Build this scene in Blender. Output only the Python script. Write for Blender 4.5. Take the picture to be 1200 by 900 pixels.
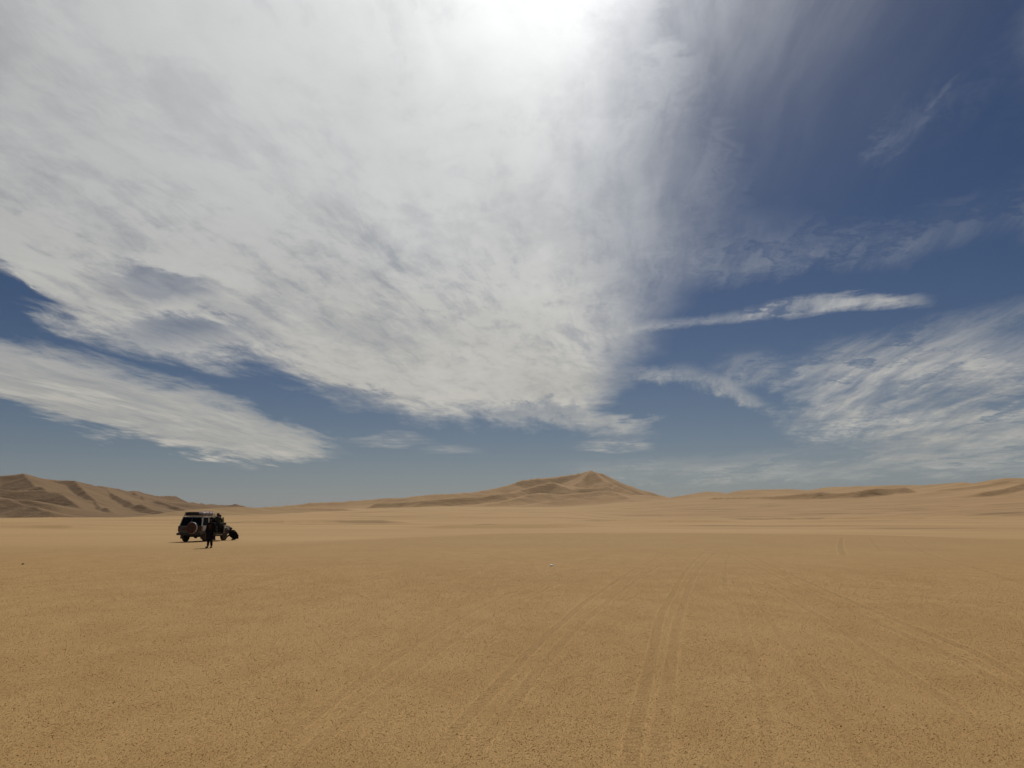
import bpy, bmesh, math, random
import numpy as np
from mathutils import Vector, Matrix

for o in list(bpy.data.objects):
    bpy.data.objects.remove(o)
scene = bpy.context.scene
COL = scene.collection
random.seed(7)
R = math.radians

# ------------------------------------------------------------------ camera
EYE = 1.7
PITCH = math.atan(156.0 / 867.0)
cam_data = bpy.data.cameras.new('camera')
cam_data.sensor_width = 36.0
cam_data.lens = 26.0
cam_data.clip_start = 0.1
cam_data.clip_end = 60000.0
cam = bpy.data.objects.new('camera', cam_data)
COL.objects.link(cam)
cam.location = (0, 0, EYE)
cam.rotation_euler = (R(90) + PITCH, 0, 0)
scene.camera = cam

SUN_EL = 47.0
SUN_AZ = 7.0          # degrees right of +Y

# survey helper: bearings read off the photograph -> a world direction / a point at depth Y
def bearing(px, py):
    x = (px - 600.0) / 867.0
    z = (450.0 - py) / 867.0
    c, s = math.cos(PITCH), math.sin(PITCH)
    return Vector((x, c - z * s, s + z * c)).normalized()

def azel(px, py):
    d = bearing(px, py)
    return math.degrees(math.atan2(d.x, d.y)), math.degrees(math.asin(d.z))

def point_at(px, py, Y):
    d = bearing(px, py)
    return d.x / d.y * Y, Y, EYE + d.z / d.y * Y

def on_ground(px, py):
    d = bearing(px, py)
    t = -EYE / d.z
    return d.x * t, d.y * t

# ------------------------------------------------------------------ node expression helper
class E:
    """a value in a node tree; python arithmetic on it adds math nodes"""
    nt = None
    def __init__(s, v): s.v = v
    def __add__(a, b): return M('ADD', a, b)
    __radd__ = __add__
    def __mul__(a, b): return M('MULTIPLY', a, b)
    __rmul__ = __mul__
    def __sub__(a, b): return M('SUBTRACT', a, b)
    def __rsub__(a, b): return M('SUBTRACT', b, a)
    def __truediv__(a, b): return M('DIVIDE', a, b)
    def __rtruediv__(a, b): return M('DIVIDE', b, a)

def feed(sock, v):
    if isinstance(v, E): v = v.v
    if isinstance(v, bpy.types.NodeSocket): E.nt.links.new(v, sock)
    else: sock.default_value = v

def M(op, *a, clamp=False):
    n = E.nt.nodes.new('ShaderNodeMath'); n.operation = op; n.use_clamp = clamp
    for i, v in enumerate(a): feed(n.inputs[i], v)
    return E(n.outputs[0])

def clamp01(a): return M('ADD', a, 0.0, clamp=True)
def vmax(a, b): return M('MAXIMUM', a, b)
def vmin(a, b): return M('MINIMUM', a, b)

def sstep(x, lo, hi, o0=0.0, o1=1.0):
    n = E.nt.nodes.new('ShaderNodeMapRange'); n.interpolation_type = 'SMOOTHSTEP'
    for i, v in zip((0, 1, 2, 3, 4), (x, lo, hi, o0, o1)): feed(n.inputs[i], v)
    return E(n.outputs[0])

def vec(x, y, z=0.0):
    n = E.nt.nodes.new('ShaderNodeCombineXYZ')
    feed(n.inputs[0], x); feed(n.inputs[1], y); feed(n.inputs[2], z)
    return E(n.outputs[0])

def noise(v, scale=1.0, detail=4, rough=0.5, dist=0.0, kind=None):
    n = E.nt.nodes.new('ShaderNodeTexNoise'); n.noise_dimensions = '3D'
    if kind: n.noise_type = kind
    feed(n.inputs['Vector'], v); feed(n.inputs['Scale'], scale)
    n.inputs['Detail'].default_value = detail; n.inputs['Roughness'].default_value = rough
    n.inputs['Distortion'].default_value = dist
    return E(n.outputs[0])

def curve(x, pts, x0, x1, y0, y1):
    """piecewise smooth function of x through pts"""
    n = E.nt.nodes.new('ShaderNodeFloatCurve')
    c = n.mapping.curves[0]
    q = sorted(((p[0] - x0) / (x1 - x0), (p[1] - y0) / (y1 - y0)) for p in pts)
    q = [(min(max(a, 0), 1), min(max(b, 0), 1)) for a, b in q]
    c.points[0].location = q[0]; c.points[1].location = q[-1]
    for p in q[1:-1]: c.points.new(*p)
    for p in c.points: p.handle_type = 'AUTO_CLAMPED'
    n.mapping.update()
    feed(n.inputs['Value'], (x - x0) * (1.0 / (x1 - x0)))
    return E(n.outputs[0]) * (y1 - y0) + y0

def mixcol(f, a, b):
    n = E.nt.nodes.new('ShaderNodeMix'); n.data_type = 'RGBA'
    feed(n.inputs[0], f)
    for k, v in ((6, a), (7, b)):
        if isinstance(v, tuple): n.inputs[k].default_value = (*v, 1)
        else: feed(n.inputs[k], v)
    return E(n.outputs[2])

def mulcol(col, f):
    n = E.nt.nodes.new('ShaderNodeVectorMath'); n.operation = 'SCALE'
    if isinstance(col, tuple): n.inputs[0].default_value = col
    else: feed(n.inputs[0], col)
    feed(n.inputs['Scale'], f)
    return E(n.outputs[0])

# ------------------------------------------------------------------ world: clear sky with a cirrus sheet
world = bpy.data.worlds.new('World')
scene.world = world
world.use_nodes = True
nt = world.node_tree
nt.nodes.clear()
E.nt = nt
sky = nt.nodes.new('ShaderNodeTexSky')
sky.sky_type = 'NISHITA'
sky.sun_disc = False
sky.sun_elevation = R(SUN_EL)
sky.sun_rotation = R(SUN_AZ)
sky.altitude = 1200
sky.air_density = 1.0
sky.dust_density = 0.8
sky.ozone_density = 2.0

tc = nt.nodes.new('ShaderNodeTexCoord')
sep = nt.nodes.new('ShaderNodeSeparateXYZ')
nt.links.new(tc.outputs['Generated'], sep.inputs[0])
dx, dy, dz = (E(sep.outputs[i]) for i in range(3))
DEG = 180.0 / math.pi
az = M('ARCTAN2', dx, dy) * DEG
el = M('ARCSINE', dz) * DEG
# cloud sheet seen in perspective; streaks run along one wind direction
k = 1.0 / (vmax(dz, 0.0) + 0.07)
sx, sy = dx * k, dy * k
wa = R(9.0)
ca = sx * math.cos(wa) - sy * math.sin(wa)      # across the wind
cb = sx * math.sin(wa) + sy * math.cos(wa)      # along the wind
w1 = noise(vec(ca * 0.9, cb * 0.55, 3.1), 1.0, 3, 0.5) - 0.5
w2 = noise(vec(ca * 0.9, cb * 0.55, 17.7), 1.0, 3, 0.5) - 0.5
w3 = noise(vec(ca, cb, 31.0), 4.5, 4, 0.6) - 0.5
w4 = noise(vec(ca, cb, 45.0), 4.5, 4, 0.6) - 0.5
qa = ca + w1 * 0.45 + w3 * 0.05
qb = cb + w2 * 0.7 + w4 * 0.10
n_big = noise(vec(qa * 1.1, qb * 0.55, 0.0), 1.0, 5, 0.55)                       # billows
n_mid = noise(vec(qa * 3.2, qb * 1.25, 5.0), 1.0, 7, 0.62)                        # puffs and rags
n_fib = noise(vec(qa * 11.0, qb * 1.7, 9.0), 1.0, 7, 0.62)                       # fibres
n_fine = noise(vec(qa * 9.0, qb * 4.5, 2.0), 1.0, 9, 0.7)                        # grain of the sheet

# ragged outlines: bearings are disturbed before they are compared with the cloud limits
el_s = vmin(el * (1 / 20.0), 1.3) + 0.12
# angle to the sun
sd = Vector((math.cos(R(SUN_EL)) * math.sin(R(SUN_AZ)), math.cos(R(SUN_EL)) * math.cos(R(SUN_AZ)), math.sin(R(SUN_EL))))
cosang = dx * sd.x + dy * sd.y + dz * sd.z
ang = M('ARCCOSINE', vmin(vmax(cosang, -1.0), 1.0)) * DEG
n_str = noise(vec(az * 0.16, el * 1.3 - az * 0.03, 6.0), 1.0, 6, 0.6)            # level streaks low in the sky
azw = az + (n_mid - 0.5) * 9.0 * el_s + (n_fib - 0.5) * 3.0 * el_s + (n_str - 0.5) * 5.0 * sstep(el, 7.0, 14.0, 1.0, 0.0)
elw = el + (n_mid - 0.5) * 7.0 * el_s + (n_fine - 0.5) * 3.5 * el_s

def edge(x, pts):          # limit elevation as a function of azimuth
    return curve(x, [azel(*p) for p in pts], -44.0, 44.0, 0.0, 50.0)

def band(lower, upper, fl, fu, a0, a1, amount, X=azw, Y=elw, fa=1.5, fb=None):
    lo, up = edge(X, lower), edge(X, upper)
    m = sstep(Y, lo - fl, lo + fl) * sstep(Y, up - fu, up + fu, 1.0, 0.0)
    fb = fb or fa
    m = m * sstep(X, a0 - fa, a0 + fa) * sstep(X, a1 - fb, a1 + fb, 1.0, 0.0)
    return m * amount

def A(px, py=400): return azel(px, py)[0]

inview = sstep(M('ABSOLUTE', az), 36.0, 46.0, 1.0, 0.0) * sstep(el, 40.0, 48.0, 1.0, 0.0)

# great sheet filling the upper left
lo_m = edge(azw, [(-60, 310), (0, 325), (60, 385), (200, 425), (330, 440), (390, 472), (480, 492), (620, 500), (700, 510), (770, 520), (840, 400)])
sheet = sstep(elw, lo_m - 0.5, lo_m + 2.2)
# its right limit as a function of elevation
rt = curve(elw, [(azel(*p)[1], azel(*p)[0]) for p in
     [(745, 535), (755, 505), (705, 478), (715, 440), (735, 400), (742, 340), (738, 260), (742, 180), (762, 90), (780, 0)]],
     0.0, 50.0, -44.0, 44.0)
rsoft = sstep(el, 6.0, 26.0, 1.5, 11.0)
sheet = sheet * sstep(azw, rt - rsoft, rt + rsoft, 1.0, 0.0)
thin_l = sstep(el, 12.0, 20.0)
holes = (M('POWER', clamp01(sstep(n_mid, 0.62, 0.36) * sstep(el, 10.0, 15.0) * sstep(el, 18.5, 24.0, 1.0, 0.0)
         * sstep(az, -8.0, -2.0, 1.0, 0.0)), 1.0))
gaps = band([(120, 345), (190, 350), (260, 345)], [(120, 318), (190, 305), (260, 318)], 0.6, 0.6, A(130), A(250), 0.45, fa=2.0)
gaps = vmax(gaps, band([(140, 392), (200, 400), (260, 402)], [(140, 378), (200, 368), (260, 380)], 0.5, 0.5, A(150), A(262), 0.55, fa=2.0))
gaps = vmax(gaps, band([(380, 478), (420, 480), (470, 482)], [(360, 448), (420, 452), (470, 466)], 0.5, 0.5, A(370), A(460), 0.5, fa=2.0))
gaps = vmax(gaps, band([(-40, 385), (0, 375), (50, 365)], [(-40, 315), (0, 325), (50, 340)], 0.5, 0.5, A(-60), A(45), 0.7, fa=2.0))
gaps = vmax(gaps, band([(560, 485), (640, 486), (700, 488)], [(560, 474), (640, 470), (700, 476)], 0.3, 0.3, A(590), A(690), 0.35, fa=2.0))
sheet = sheet * (1.0 - holes * 0.15) * (1.0 - gaps)

strands = 0.25 + 0.75 * sstep(noise(vec(az * 0.35, el * 3.2, 12.0), 1.0, 5, 0.6), 0.38, 0.62)
bands = [
    # lower-left tongue
    band([(-60, 455), (0, 462), (75, 491), (200, 519), (300, 540), (350, 538), (395, 531), (420, 529)],
         [(-60, 395), (0, 402), (120, 430), (200, 454), (260, 470), (310, 491), (350, 507), (380, 522), (398, 529), (420, 531)], 0.6, 0.8, -50, A(398, 530), 1.0, fb=1.2,
         X=az + (n_mid - 0.5) * 4.0, Y=el + (n_mid - 0.5) * 2.4 + (n_str - 0.5) * 1.4 + (n_fine - 0.5) * 1.6 + (n_fib - 0.5) * 1.4),
    # lens over the plain
    band([(410, 520), (460, 523), (505, 520)], [(410, 513), (460, 508), (505, 514)], 0.15, 0.2, A(424), A(498), 0.62, fa=2.0, X=az, Y=el + (n_str - 0.5) * 1.6) * strands,
    # long thin streak on the right
    band([(860, 378), (900, 374), (980, 362), (1095, 356)], [(860, 371), (900, 356), (980, 346), (1095, 350)], 0.35, 0.35, A(868), A(1088), 0.75, fa=2.5, fb=1.0,
         X=az + (n_fib - 0.5) * 2.0, Y=el + (n_mid - 0.5) * 0.9 + (n_str - 0.5) * 1.6 + (n_fine - 0.5) * 0.8),
    band([(700, 398), (760, 388), (870, 374)], [(700, 390), (760, 378), (870, 366)], 0.3, 0.4, A(700), A(890), 0.38, fa=2.5,
         Y=el + (n_mid - 0.5) * 1.2 + (n_fine - 0.5) * 1.2),
    # curved wisps in the middle right
    band([(735, 447), (800, 449), (850, 464), (900, 486)], [(735, 434), (800, 431), (850, 446), (900, 474)], 0.4, 0.5, A(735), A(900), 0.55, fa=2.2,
         X=az, Y=el + (n_mid - 0.5) * 1.6 + (n_fib - 0.5) * 1.2 + (n_str - 0.5) * 1.0),
    band([(835, 455), (870, 450), (930, 470)], [(835, 428), (870, 414), (930, 418)], 0.6, 0.8, A(842), A(925), 0.36, fa=2.0,
         X=az + (n_fib - 0.5) * 3.0, Y=el + (n_mid - 0.5) * 2.0 + (n_fib - 0.5) * 1.6),
    # broad ragged patch on the right
    band([(915, 500), (960, 520), (1050, 528), (1200, 535), (1260, 535)], [(915, 470), (950, 420), (1050, 405), (1130, 395), (1200, 400), (1260, 390)],
         1.5, 1.6, A(940), 60, 0.80, fa=3.0),
    band([(1050, 420), (1130, 400), (1260, 380)], [(1050, 400), (1130, 372), (1260, 340)], 0.8, 1.0, A(1050), 60, 0.30, fa=2.0),
    # veils low over the right horizon
    band([(640, 548), (800, 566), (1000, 560), (1260, 555)], [(640, 540), (800, 540), (1000, 528), (1260, 520)], 0.5, 0.7, A(700), 60, 0.42, fa=5.0,
         Y=el + (n_mid - 0.5) * 1.2 + (n_fib - 0.5) * 1.0),
    # faint diagonal veils upper right
    band([(700, 340), (900, 318), (1050, 300), (1260, 262)], [(700, 270), (900, 262), (1050, 258), (1260, 205)], 1.0, 1.6, A(740), 60, 0.20, fa=4.0, X=az, Y=el + (n_fib - 0.5) * 2.0 + (n_mid - 0.5) * 4.0),
    band([(990, 185), (1060, 160), (1135, 120)], [(990, 165), (1060, 135), (1135, 85)], 0.9, 0.9, A(1020, 150), A(1110, 100), 0.10, fa=2.6),
    band([(1040, 155), (1100, 118), (1128, 95)], [(1040, 145), (1100, 108), (1128, 84)], 0.3, 0.3, A(1085, 110), A(1124, 90), 0.16, fa=0.7,
         Y=el + (n_fib - 0.5) * 1.0),
    # fibres drifting off the sheet into the clear upper right
    band([(700, 330), (850, 280), (1000, 250)], [(700, -40), (850, -40), (1000, -40)], 4.0, 2.0, A(640, 150), A(860, 150), 0.22, fa=5.0, fb=8.0,
         X=az + (n_fib - 0.5) * 6.0, Y=el + (n_mid - 0.5) * 4.0),
    band([(860, 230), (1000, 200), (1260, 120)], [(860, -40), (1000, -40), (1260, -40)], 4.0, 2.0, A(880, 100), 60, 0.045, fa=6.0,
         X=az, Y=el + (n_mid - 0.5) * 6.0),
    # small veils under the sheet
    band([(660, 526), (720, 530), (765, 530)], [(660, 517), (720, 516), (765, 519)], 0.15, 0.25, A(685, 520), A(760, 520), 0.75, fa=1.6, fb=0.8,
         X=az, Y=el + (n_str - 0.5) * 1.2) * strands,
    band([(490, 531), (530, 530), (570, 531)], [(490, 524), (530, 522), (570, 526)], 0.15, 0.2, A(500), A(560), 0.35, fa=1.5, X=az, Y=el + (n_str - 0.5) * 1.2) * strands,
]
wisps = bands[0]
for b in bands[1:]: wisps = wisps + b * (1.0 - wisps)
lowm = sstep(el, 2.5, 9.0, 1.0, 0.0)
wisp_src = (n_fib * 0.5 + n_mid * 0.5) * (1.0 - lowm * 0.75) + n_str * (lowm * 0.75)
wisp_tex = sstep(wisp_src, 0.34, 0.64)
n_gap = noise(vec(qa * 2.0 + w3 * 1.2, qb * 0.8 + w4 * 1.6, 23.0), 1.0, 6, 0.6, 0.8)
wisps_t = wisps * (0.22 + 0.88 * wisp_tex) * (1.0 - 0.75 * sstep(n_gap, 0.54, 0.36) * sstep(az, 4.0, 9.0))
wisps_t = vmax(wisps_t, bands[0] * (0.62 + 0.3 * wisp_tex))
# away from the photographed part the same weather carries on
rest = sstep(n_big, 0.42, 0.66) * sstep(el, 1.0, 9.0) * (0.35 + 0.6 * wisp_tex)

body = sheet * (0.91 + 0.14 * sstep(n_mid * 0.5 + n_fine * 0.5, 0.38, 0.58))
# toward the thin right side the sheet turns into fibres
depth = sstep(azw, rt - 9.0, rt + 5.0)
body = body * (1.0 - depth * sstep(n_fib, 0.64, 0.34) * 0.36)
body = body * (1.0 - 0.20 * sstep(n_fib * 0.6 + n_fine * 0.4, 0.52, 0.36) * sstep(el, 9.0, 14.0) * sstep(el, 18.0, 26.0, 1.0, 0.0))
in_a = 1.0 - (1.0 - clamp01(body)) * (1.0 - clamp01(wisps_t))
alpha = in_a * inview + rest * (1.0 - inview)
alpha = clamp01(alpha) * 0.97
sun_veil = M('EXPONENT', M('MULTIPLY', ang * ang, -1.0 / (15.0 ** 2))) * (0.72 + 0.28 * sstep(n_fib, 0.35, 0.65))
alpha = vmax(alpha, sun_veil * 0.8)

# brightness of the clouds
glow1 = M('EXPONENT', M('MULTIPLY', ang * ang, -1.0 / (9.0 ** 2)))
glow2 = M('EXPONENT', ang * (-1.0 / 13.0))
hi = sstep(el, 14.0, 27.0)
sh_t = n_big * 0.55 + n_mid * (0.27 - hi * 0.09) + n_fine * (0.18 - hi * 0.09) + hi * 0.09
shade = 0.85 + 0.22 * sstep(sh_t, 0.36, 0.64) + 0.05 * (1.0 - hi) + 0.05 * (sstep(n_fib * 0.5 + n_fine * 0.5, 0.34, 0.66) - 0.5)
lum = (0.76 + glow2 * 3.0) * shade + glow1 * 0.35
warm = sstep(el, 3.0, 26.0)
ccol = mixcol(warm, (1.02, 0.98, 0.88), (0.985, 1.0, 1.0))
ccol = mulcol(ccol, lum)
bg_sky = nt.nodes.new('ShaderNodeBackground'); bg_sky.inputs['Strength'].default_value = 0.05
hs = nt.nodes.new('ShaderNodeHueSaturation'); hs.inputs['Saturation'].default_value = 1.28; hs.inputs['Hue'].default_value = 0.508; hs.inputs['Value'].default_value = 0.94
nt.links.new(sky.outputs[0], hs.inputs['Color'])
veil = M('EXPONENT', vmax(el, 0.0) * (-1.0 / 6.0)) * 0.60          # thin dusty veil over the horizon
feed(bg_sky.inputs['Color'], mixcol(veil, E(hs.outputs[0]), (8.9, 9.4, 11.0)))
bg_cl = nt.nodes.new('ShaderNodeBackground'); bg_cl.inputs['Strength'].default_value = 1.0
feed(bg_cl.inputs['Color'], ccol)
mx = nt.nodes.new('ShaderNodeMixShader')
feed(mx.inputs[0], alpha)
nt.links.new(bg_sky.outputs[0], mx.inputs[1]); nt.links.new(bg_cl.outputs[0], mx.inputs[2])
wo = nt.nodes.new('ShaderNodeOutputWorld')
nt.links.new(mx.outputs[0], wo.inputs['Surface'])

# ------------------------------------------------------------------ sun and exposure
sun_data = bpy.data.lights.new('sun', 'SUN')
sun_data.energy = 5.0
sun_data.angle = R(0.6)
sun_data.color = (1.0, 0.95, 0.87)
sun = bpy.data.objects.new('sun', sun_data)
COL.objects.link(sun)
sun.rotation_euler = (-sd).to_track_quat('-Z', 'Y').to_euler()
scene.view_settings.view_transform = 'Standard'
scene.view_settings.look = 'None'
scene.view_settings.exposure = -0.9
scene.view_settings.gamma = 1.0

# ------------------------------------------------------------------ numpy gradient noise
_rng = np.random.RandomState(11)
_perm = _rng.permutation(512)
_ga = _rng.rand(512) * 2 * np.pi
_gx, _gy = np.cos(_ga), np.sin(_ga)

def gnoise(x, y, seed=0):
    xi = np.floor(x).astype(np.int64); yi = np.floor(y).astype(np.int64)
    xf = x - xi; yf = y - yi
    u = xf * xf * xf * (xf * (xf * 6 - 15) + 10); v = yf * yf * yf * (yf * (yf * 6 - 15) + 10)
    def g(ix, iy, fx, fy):
        h = _perm[(_perm[(ix + seed * 37) & 511] + iy) & 511]
        return _gx[h] * fx + _gy[h] * fy
    a = g(xi, yi, xf, yf); b = g(xi + 1, yi, xf - 1, yf)
    c = g(xi, yi + 1, xf, yf - 1); d = g(xi + 1, yi + 1, xf - 1, yf - 1)
    return 1.5 * ((a + (b - a) * u) * (1 - v) + (c + (d - c) * u) * v)

def fbm(x, y, o=4, seed=0):
    s = 0; a = 1.0
    for i in range(o):
        s = s + a * gnoise(x * 2 ** i, y * 2 ** i, seed + i); a *= 0.5
    return s

def ss(x, a, b):
    t = np.clip((x - a) / (b - a), 0, 1)
    return t * t * (3 - 2 * t)

# ------------------------------------------------------------------ terrain heights
# apparent height (tangent) the sand sheet climbs to before the dunes, by azimuth
_bx = [(-300, 604), (0, 606), (150, 605), (240, 602), (320, 599), (420, 593.5), (520, 589.5), (600, 590), (700, 590),
       (790, 586), (900, 584.5), (1000, 582), (1100, 580), (1200, 577.5), (1500, 577)]
_baz = [azel(p, 600)[0] for p, q in _bx]
_bt = [(606 - q) / 867.0 for p, q in _bx]

def swell(pts, hgt, wid):
    g = sorted(on_ground(*p) for p in pts)
    return [tuple(q) for q in g], hgt, wid
SWELLS = [swell([(-80, 618.5), (0, 618.5), (80, 619), (160, 618)], 0.30, 2.0),
          swell([(240, 613.2), (330, 613.6), (420, 613), (520, 612.5)], 0.50, 3.2),
          swell([(450, 619.5), (560, 619.8), (640, 619.5), (710, 618.6)], 0.30, 2.0),
          swell([(520, 616.5), (620, 616), (720, 616.4)], 0.24, 2.2),
          swell([(640, 612), (720, 611.5), (800, 612.4), (900, 612)], 0.45, 3.6),
          swell([(-90, 633), (-20, 633.5), (50, 632.5)], 0.06, 0.8),
          swell([(800, 609.6), (950, 609.2), (1100, 609.6), (1260, 609.5)], 0.7, 6.0)]

def base_height(x, y):
    r = np.hypot(x, y)
    az_ = np.degrees(np.arctan2(x, y))
    t = np.interp(az_, _baz, _bt)
    far = ss(np.abs(az_), 60, 90)
    t = t * (1 - far) + 0.01 * far
    ramp = np.clip(1 - 260.0 / np.maximum(r, 1), 0, 1) ** 1.6
    right = ss(az_, 3.0, 9.0) * (1 - ss(az_, 60, 90))    # on the right the dune apron starts late and climbs at once
    ramp = ramp * (1 - right) + right * (0.06 * ss(r, 250, 800) + 0.94 * np.clip((r - 780.0) / 560.0, 0, 1) ** 0.9)
    z = r * t * ramp * 0.97
    # gentle swells of the plain beyond the coarse sand
    sw = ss(r, 62, 150) * (1 - ss(r, 900, 1500))
    z = z + sw * (0.22 * fbm(x / 160.0, y / 42.0, 3, 3) + 0.9 * ss(r, 300, 900) * fbm(x / 300.0, y / 150.0, 3, 8))
    for pts, hgt, wid in SWELLS:                       # low steps of wind-packed sand
        P = np.array(pts)
        yl = np.interp(x, P[:, 0], P[:, 1]) + 0.02 * P[:, 1].mean() * gnoise(x / (0.12 * P[:, 1].mean()), x * 0 + hgt * 9, 91)
        ends = ss(x, P[0, 0], P[0, 0] + 0.3 * (P[-1, 0] - P[0, 0])) * (1 - ss(x, P[-1, 0] - 0.3 * (P[-1, 0] - P[0, 0]), P[-1, 0]))
        z = z + 1.7 * hgt * ends * ss(y, yl, yl + wid) * (1 - ss(y, yl + wid, yl + wid * 9))
    z = z + ss(r, 30, 60) * 0.03 * gnoise(x / 12.0, y / 9.0, 5)
    return z

RIDGES = []
def ridge(pts, near, far, rise=0.0, who=0):
    """crest line through surveyed points (px, py, Y); slopes on the near/right side and on the far side"""
    near = min(near * 1.3, 0.64)
    RIDGES.append(([point_at(px, py, Y) for px, py, Y in pts], near, far, rise, who))

# --- left range (dark, many spurs)
ridge([(-260, 566, 1050), (-120, 558, 1100), (-40, 560, 1120), (0, 557, 1150), (27, 555, 1170), (50, 561, 1180), (68, 563, 1190), (86, 563, 1200),
       (100, 567, 1240), (130, 570, 1290), (155, 575, 1350), (178, 578, 1400), (205, 581.5, 1450), (214, 585, 1500), (232, 589, 1560), (262, 592, 1650), (300, 596, 1750)], 0.42, 0.5, who=1)
ridge([(27, 555, 1170), (40, 568, 1060), (75, 582, 980), (95, 596, 900)], 0.42, 0.30, who=1)
ridge([(86, 563, 1200), (98, 575, 1110), (112, 588, 1010), (126, 598, 920)], 0.50, 0.30, who=1)
ridge([(118, 569, 1270), (134, 580, 1160), (160, 590, 1060), (190, 599, 990)], 0.45, 0.28, who=1)
ridge([(155, 575, 1350), (170, 584, 1250), (200, 592, 1180), (226, 600, 1100)], 0.45, 0.28, who=1)
ridge([(-60, 566, 1080), (-20, 578, 960), (20, 588, 880), (60, 600, 800)], 0.40, 0.28, who=1)
ridge([(-160, 566, 1080), (-100, 580, 900), (-60, 596, 800)], 0.40, 0.28, who=1)
ridge([(-10, 572, 1030), (20, 574, 1010), (50, 573, 1010), (72, 577, 1000)], 0.45, 0.3, who=1)
ridge([(0, 586, 900), (30, 585, 890), (62, 589, 880)], 0.40, 0.25, who=1)
ridge([(245, 592.5, 1900), (258, 591, 1900), (275, 589.3, 1900), (284, 592, 1900)], 0.35, 0.4, who=1)
ridge([(205, 599, 900), (240, 595.5, 960), (280, 594, 1050), (330, 595.5, 1150), (400, 596, 1200)], 0.20, 0.15, who=5)

# --- long low ridge between the left range and the star dune
ridge([(296, 594.5, 2300), (320, 592.8, 2300), (350, 590, 2300), (382, 588.5, 2300), (400, 587.5, 2300), (425, 585.5, 2300), (452, 583.5, 2300), (470, 583.5, 2250),
       (490, 581, 2250), (520, 578.5, 2300), (550, 577, 2350), (568, 574, 2400), (580, 572.5, 2450), (600, 567, 2500)], 0.26, 0.4, who=2)
ridge([(440, 589.5, 1950), (470, 588, 1900), (500, 586, 1880), (535, 583, 1900), (565, 580.5, 1930), (590, 578, 1960), (612, 575, 2020)], 0.5, 0.2, who=2)

# --- central star dune
ridge([(600, 566.8, 2500), (612, 562, 2520), (622, 561, 2530), (638, 559.5, 2550), (652, 558.5, 2550), (666, 556.5, 2540), (682, 554, 2515), (693, 550.5, 2500)], 0.52, 0.66, who=3)
ridge([(693, 550.5, 2500), (704, 554, 2500), (718, 560.5, 2500), (735, 568, 2500), (750, 572.5, 2500), (766, 577, 2500), (780, 581.5, 2500), (786, 586, 2500)], 0.60, 0.66, who=3)
ridge([(693, 550.5, 2500), (707, 561, 2380), (722, 569, 2250), (738, 575.5, 2130), (756, 584, 2000), (766, 590, 1880)], 0.42, 0.66, who=3)
ridge([(693, 550.5, 2500), (684, 560, 2420), (672, 568, 2330), (668, 573, 2250)], 0.34, 0.66, who=3)
ridge([(600, 578, 2150), (620, 571, 2220), (636, 567, 2250), (648, 564.5, 2260), (656, 569, 2230), (668, 573, 2200), (690, 572, 2200), (712, 570, 2240)], 0.48, 0.22, who=3)
ridge([(575, 590, 1800), (605, 584, 1880), (632, 576.5, 1960), (650, 579, 1950), (680, 578, 1950), (712, 574, 2000)], 0.34, 0.18, who=3)
ridge([(640, 588, 1750), (670, 584.5, 1800), (700, 581, 1820), (722, 578, 1850), (738, 583, 1780), (745, 590, 1700)], 0.28, 0.16, who=3)

# --- right range (long smooth shoulders with a few slip faces)
ridge([(768, 590, 1500), (790, 582, 1560), (812, 578.5, 1600), (828, 576, 1620), (840, 576.5, 1620), (852, 578, 1600), (862, 575.5, 1640), (874, 574, 1680), (900, 573.5, 1680),
       (926, 573, 1680), (948, 574.5, 1660), (968, 571, 1650), (1000, 569.5, 1600), (1050, 568.5, 1550), (1100, 567.5, 1500), (1115, 566, 1480), (1130, 564.5, 1460), (1142, 566.5, 1440),
       (1160, 562.5, 1400), (1180, 560, 1380), (1215, 561, 1350), (1280, 552, 1300), (1400, 556, 1250), (1600, 565, 1200)], 0.10, 0.4, who=4)
ridge([(835, 583.5, 1350), (880, 582.5, 1300), (905, 582, 1240), (940, 578.5, 1200), (960, 576, 1180), (975, 578, 1170), (990, 578, 1160), (1010, 575.5, 1160), (1028, 572.5, 1180),
       (1042, 572.5, 1210), (1062, 570.8, 1280)], 0.5, 0.12, who=4)
ridge([(1150, 577, 1020), (1175, 573, 1050), (1192, 568, 1090), (1215, 565, 1150)], 0.45, 0.2, who=4)
ridge([(1100, 574, 1200), (1125, 571.5, 1230), (1150, 568, 1280), (1180, 562.5, 1340)], 0.30, 0.2, who=4)

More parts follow.
